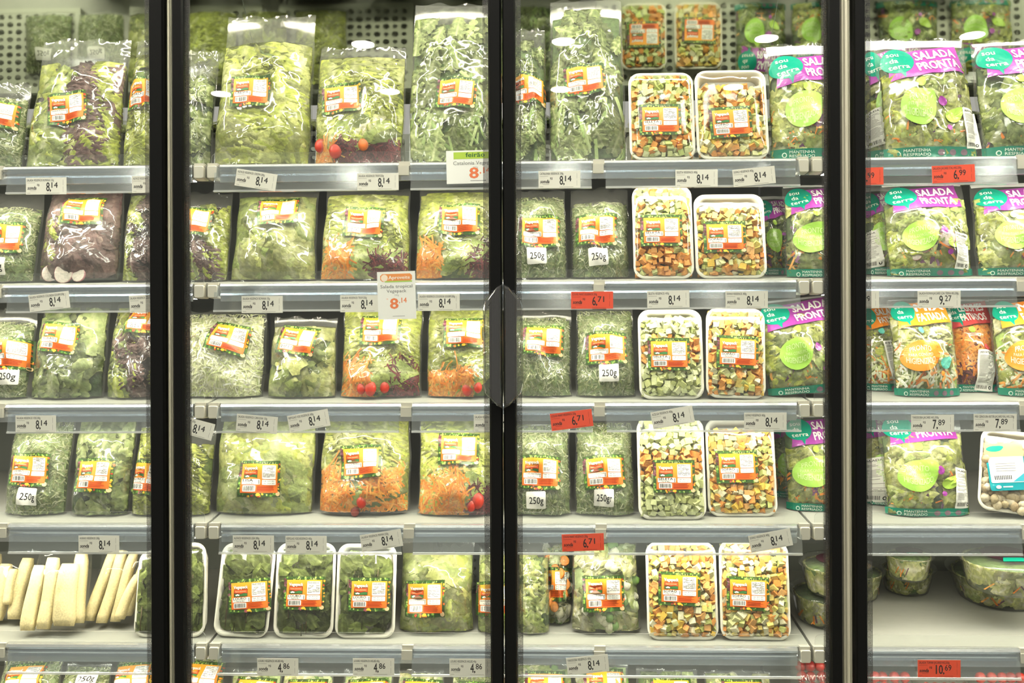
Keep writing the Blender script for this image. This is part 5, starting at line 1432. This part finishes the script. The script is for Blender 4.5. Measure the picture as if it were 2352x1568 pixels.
# bottom row, only the tops in view
B = [(-30, 1512, 122, "kale", "COUVE-MANTEIGA", "leftmost kale bag of the bottom row", "kale_bag", "kale bag"),
     (120, 1528, 236, "kale", None, "kale bag with a white weight sticker in the bottom row", "kale_bag", "kale bag"),
     (242, 1510, 345, "kale", "COUVE-MANTEIGA", "kale bag left of the left post in the bottom row", "kale_bag", "kale bag"),
     (404, 1508, 502, "kale", "COUVE-MANTEIGA", "kale bag right of the left post in the bottom row", "kale_bag", "kale bag"),
     (512, 1546, 640, "stirfry", "YAKISSOBA", "vegetable bag under the leftmost bay leaf ticket, bottom row", "vegetable_bag", "vegetable bag"),
     (634, 1544, 760, "stirfry", "YAKISSOBA", "vegetable bag under the gap between two bay leaf tickets, bottom row", "vegetable_bag", "vegetable bag"),
     (776, 1546, 900, "stirfry", "YAKISSOBA", "vegetable bag under the middle bay leaf ticket, bottom row", "vegetable_bag", "vegetable bag"),
     (904, 1548, 1020, "stirfry", "YAKISSOBA", "vegetable bag under the rail clip left of the doors' meeting, bottom row", "vegetable_bag", "vegetable bag"),
     (1030, 1550, 1150, "kale", "COUVE-MANTEIGA", "kale bag left of the meeting doors in the bottom row", "kale_bag", "kale bag"),
     (1178, 1530, 1318, "stirfry", "YAKISSOBA", "vegetable bag right of the meeting doors in the bottom row", "vegetable_bag", "vegetable bag"),
     (1316, 1520, 1452, "stirfry", "YAKISSOBA", "vegetable bag behind the curled white ticket in the bottom row", "vegetable_bag", "vegetable bag"),
     (1462, 1540, 1616, "catal", "CATALONIA", "bag of chopped greens under the left soup tray, bottom row", "salad_bag", "salad bag"),
     (1620, 1544, 1790, "stirfry", "YAKISSOBA", "vegetable bag under the right soup tray, bottom row", "vegetable_bag", "vegetable bag")]
for i, (x0, y0, x1, kd, nm, lb, on, ct) in enumerate(B):
    make_bag(6, (x0, y0, x1, 1762), kd, lb, ((x0 + x1) / 2 + 4, y0 + (46 if y0 < 1520 else 52), random.Random(i).uniform(-6, 6), nm, V4) if nm else None,
             w250=None if nm else (196, 1558, 8, "250g"), name=on, cat=ct, seed=100 + i, fill=.97, lean=22, ybase=.30)
make_clamshell((1828, 1524, 1940, 1750), "red tomato pack left of the right post in the bottom row", 1)
make_clamshell((1950, 1556, 2110, 1760), "red tomato pack right of the right post in the bottom row", 2)
make_clamshell((2112, 1560, 2240, 1760), "red tomato pack under the orange-red ticket at the bottom right", 3)
make_clamshell((2244, 1556, 2390, 1760), "red tomato pack at the bottom right picture corner", 4)

# ------------------------------------------------------------------ tickets in the rails
TK = [
 (106, 427, 0, "SALADA VEGEPACK ROMANA 150g", "8", "14", 0, "white ticket under the green and purple lettuce bag, top shelf rail"),
 (350, 423, 0, "ALFACE VEGEPACK", "8", "14", 0, "white ticket half hidden by the left post, top shelf rail"),
 (588, 413, -9, "ALFACE VEGEPACK CRESPA 200g", "8", "14", 0, "white ticket tipped down to the right under the large curly lettuce bag"),
 (868, 417, 0, "SALADA VEGEPACK TROP.250g", "8", "14", 0, "straight white ticket beside the clip, top shelf rail left of the doors' meeting"),
 (1285, 412, 0, "CATALONIA VEGEPACK 200g", "8", "14", 0, "white ticket under the tallest chicory bag"),
 (1600, 409, 0, "SELETA VEGEPACK 400g", "8", "14", 0, "white ticket with a torn corner under the top shelf trays"),
 (1732, 405, 5, "SOPAO VEGEPACK 400g", "8", "14", 0, "white ticket tipped up to the right at the right end of the top shelf rail"),
 (1980, 405, 1, "SALADA JACAREI HIG.180g", "6", "99", 1, "orange-red ticket half hidden by the right post, top shelf rail"),
 (2190, 399, 2, "SALADA JACARE ITAL.HIG.200g", "6", "99", 1, "orange-red ticket reading 6,99 under the carrot salad bag, top shelf rail"),
 (113, 692, 6, "SALADA VEGEPACK COLORIDA GOURM.200g", "8", "14", 0, "white ticket tipped up under the dark purple leaves bag"),
 (344, 696, 3, "SALADA VEGEPACK COLORIDA", "8", "14", 0, "white ticket half hidden by the left post, second shelf rail"),
 (602, 699, 0, "SALADA VEGEPACK ROMANA 150g", "8", "14", 0, "white ticket under the broad romaine bag"),
 (829, 697, 0, "SALADA VEGEPACK TROP.250g", "8", "14", 0, "white ticket half covered by the tall orange promotion card"),
 (1008, 694, 0, "SALADA VEGEPACK COLORIDA GOURM.200g", "8", "14", 0, "white ticket right of the tall orange promotion card"),
 (1360, 689, 0, "COUVE MANT.VEGEPACK 250g", "6", "71", 1, "orange-red ticket across the clip of the second shelf rail"),
 (1535, 687, 1, "SELETA VEGEPACK 400g", "8", "14", 0, "white ticket under the filled diced tray, second shelf rail"),
 (1715, 688, 0, "SOPAO VEGEPACK 400g", "8", "14", 0, "white ticket under the diced tray with bare foam, second shelf rail"),
 (1970, 688, 0, "SALADA JACAREI HIG.180g", "7", "99", 0, "white ticket half hidden by the right post, second shelf rail"),
 (2157, 687, 0, "SALADA ROMAN.JACAREI S.DA TERRA HIG.200g", "9", "27", 0, "white ticket reading 9,27"),
 (82, 973, 0, "SALADA VEGEPACK VDE.200g", "8", "14", 0, "leftmost white ticket, third shelf rail"),
 (444, 981, -15, "SALADA VEGEPACK 200g", "8", "14", 0, "white ticket drooping steeply beside the left post"),
 (590, 973, -5, "SALADA VEGEPACK CAROLINA 150g", "8", "14", 0, "white ticket tipped down above the large smooth lettuce bag"),
 (709, 966, 10, "REPOLHO VDE.VEGEPACK 400g", "8", "14", 0, "white ticket tipped up above the right side of the smooth lettuce bag"),
 (1136, 971, 0, "SALADA VEGEPACK TROP.250g", "8", "14", 0, "white ticket running behind the left door edge, third shelf rail"),
 (1313, 964, 7, "COUVE MANT.VEGEPACK 250g", "6", "71", 1, "orange-red ticket tipped up to the right, third shelf rail"),
 (1545, 958, 10, "ACELGA VEGEPACK 400g", "8", "14", 0, "white ticket tipped up above the tallest diced tray"),
 (1758, 967, 0, "SOPAO VEGEPACK 400g", "8", "14", 0, "white ticket at the right end of the middle cooler's third rail"),
 (2142, 972, 0, "YAKISSOBA JACARE HIG.300g", "7", "89", 0, "left of two white tickets reading 7,89"),
 (2286, 970, 0, "MIX CENOURA BETER.JACARE RAL.HIG.250g", "7", "89", 0, "right of two white tickets reading 7,89"),
 (227, 1249, 0, "AGRIAO VEGEPACK 200g", "8", "14", 0, "white ticket above the cassava packs"),
 (582, 1249, 0, "ALFACE VEGEPACK LISA 200g", "8", "14", 0, "white ticket above the leftmost labelled bay leaf tray"),
 (703, 1250, 0, "REPOLHO VDE.VEGEPACK 400g", "8", "14", 0, "white ticket above the middle labelled bay leaf tray"),
 (876, 1241, 9, "SALADA VEGEPACK PRIMAV.250g", "8", "14", 0, "white ticket tipped up above the rightmost labelled bay leaf tray"),
 (1339, 1245, 2, "COUVE MANT.VEGEPACK 250g", "6", "71", 1, "orange-red ticket on the fourth shelf rail above the stir-fry bag"),
 (1770, 1241, 11, "SOPAO VEGEPACK 400g", "8", "14", 0, "white ticket tipped up above the right soup tray"),
 (638, 1531, 0, "LOURO VEGEPACK HIG.BD.40g", "4", "86", 0, "leftmost of three white tickets reading 4,86"),
 (858, 1531, 0, "LOURO VEGEPACK HIG.BD.40g", "4", "86", 0, "middle of three white tickets reading 4,86"),
 (1080, 1532, 0, "LOURO VEGEPACK HIG.BD.40g", "4", "86", 0, "rightmost of three white tickets reading 4,86"),
 (1350, 1526, 6, "YAKISSOBA VEGEPACK 400g", "8", "14", 0, "curled white ticket tipped up in the lowest rail"),
 (2157, 1535, 0, "SALADA TOMAR JACAREI HIG.250g", "10", "69", 1, "orange-red ticket reading 10,69 in the lowest rail"),
]
for px, py, rot, ds, wh, ce, red, lb in TK: make_tag(px, py, rot, ds, wh, ce, lb, bool(red))

def make_card(px, py, wpx, hpx, rot, kind, label):
    y = SHELF_Y - .020; P = at(px, py, y); w, h = wpx / F * (y + DIST), hpx / F * (y + DIST)
    root = empty("promotion_card", P, (0, math.radians(-rot), 0), label, "promotion card")
    mb = MB(); mb.box((-w / 2, .0002, -h / 2), (w / 2, .0012, h / 2), (236, 235, 230))
    a = Art(); k = h / w
    a.rect(-.5, -k / 2, .5, k / 2, (238, 237, 232), 0, 3, 3)
    if kind == "a":
        a.rrect(-.42, k / 2 - .26, .42, k / 2 - .06, .09, (236, 150, 84), 1); a.rect(-.3, k / 2 - .28, .42, k / 2 - .245, (170, 206, 96), 2)
        a.ellipse(-.31, k / 2 - .165, .09, .09, (246, 226, 206), 2, 16)
        a.text("Aproveite", -.2, k / 2 - .20, .09, (252, 246, 236), 3, .012, .56)
        a.text("Salada tropical", 0, k / 2 - .43, .085, (128, 128, 126), 1, .012, .84, align='c'); a.text("Vegepack", 0, k / 2 - .55, .085, (128, 128, 126), 1, .012, .52, align='c')
        a.text("250g", 0, k / 2 - .64, .045, (160, 160, 158), 1, 0, .12, align='c')
        a.text("8", -.07, -k / 2 + .28, .27, (236, 132, 84), 1, .03, .20, align='c'); a.text(",14", .06, -k / 2 + .43, .13, (236, 132, 84), 1, .02, .20)
        a.text("R$", -.27, -k / 2 + .52, .03, (236, 150, 110), 1)
        a.rect(-.12, -k / 2 + .075, .2, -k / 2 + .085, (120, 120, 120), 1)
    else:
        a.rect(-.36, k / 2 - .16, .5, k / 2 - .03, (176, 204, 70), 1)
        a.text("feir\u00e3o", .05, k / 2 - .125, .085, (54, 104, 56), 2, .02, .36, align='c')
        a.text("Catalonia Vegepack", .05, k / 2 - .27, .07, (140, 140, 138), 1, .008, .84, align='c'); a.text("200g", .05, k / 2 - .335, .035, (160, 160, 158), 1, 0, .10, align='c')
        a.text("8", .02, -k / 2 + .10, .20, (236, 126, 80), 1, .03, .16, align='c'); a.text(",14", .13, -k / 2 + .19, .11, (236, 126, 80), 1, .02, .20)
        a.rect(-.05, -k / 2 + .045, .25, -k / 2 + .055, (120, 120, 120), 1)
    a.lay(mb, lambda x, z: 0 * x, step=.00012, scale=w)
    mb.build("card", M["paper"], root, False)
make_card(911, 678, 88, 110, 1.5, "a", "tall white promotion card with an orange banner, hanging over the second shelf rail")
make_card(1086, 383, 122, 76, 1, "f", "white promotion card with a green banner beside the left door edge, top shelf rail")
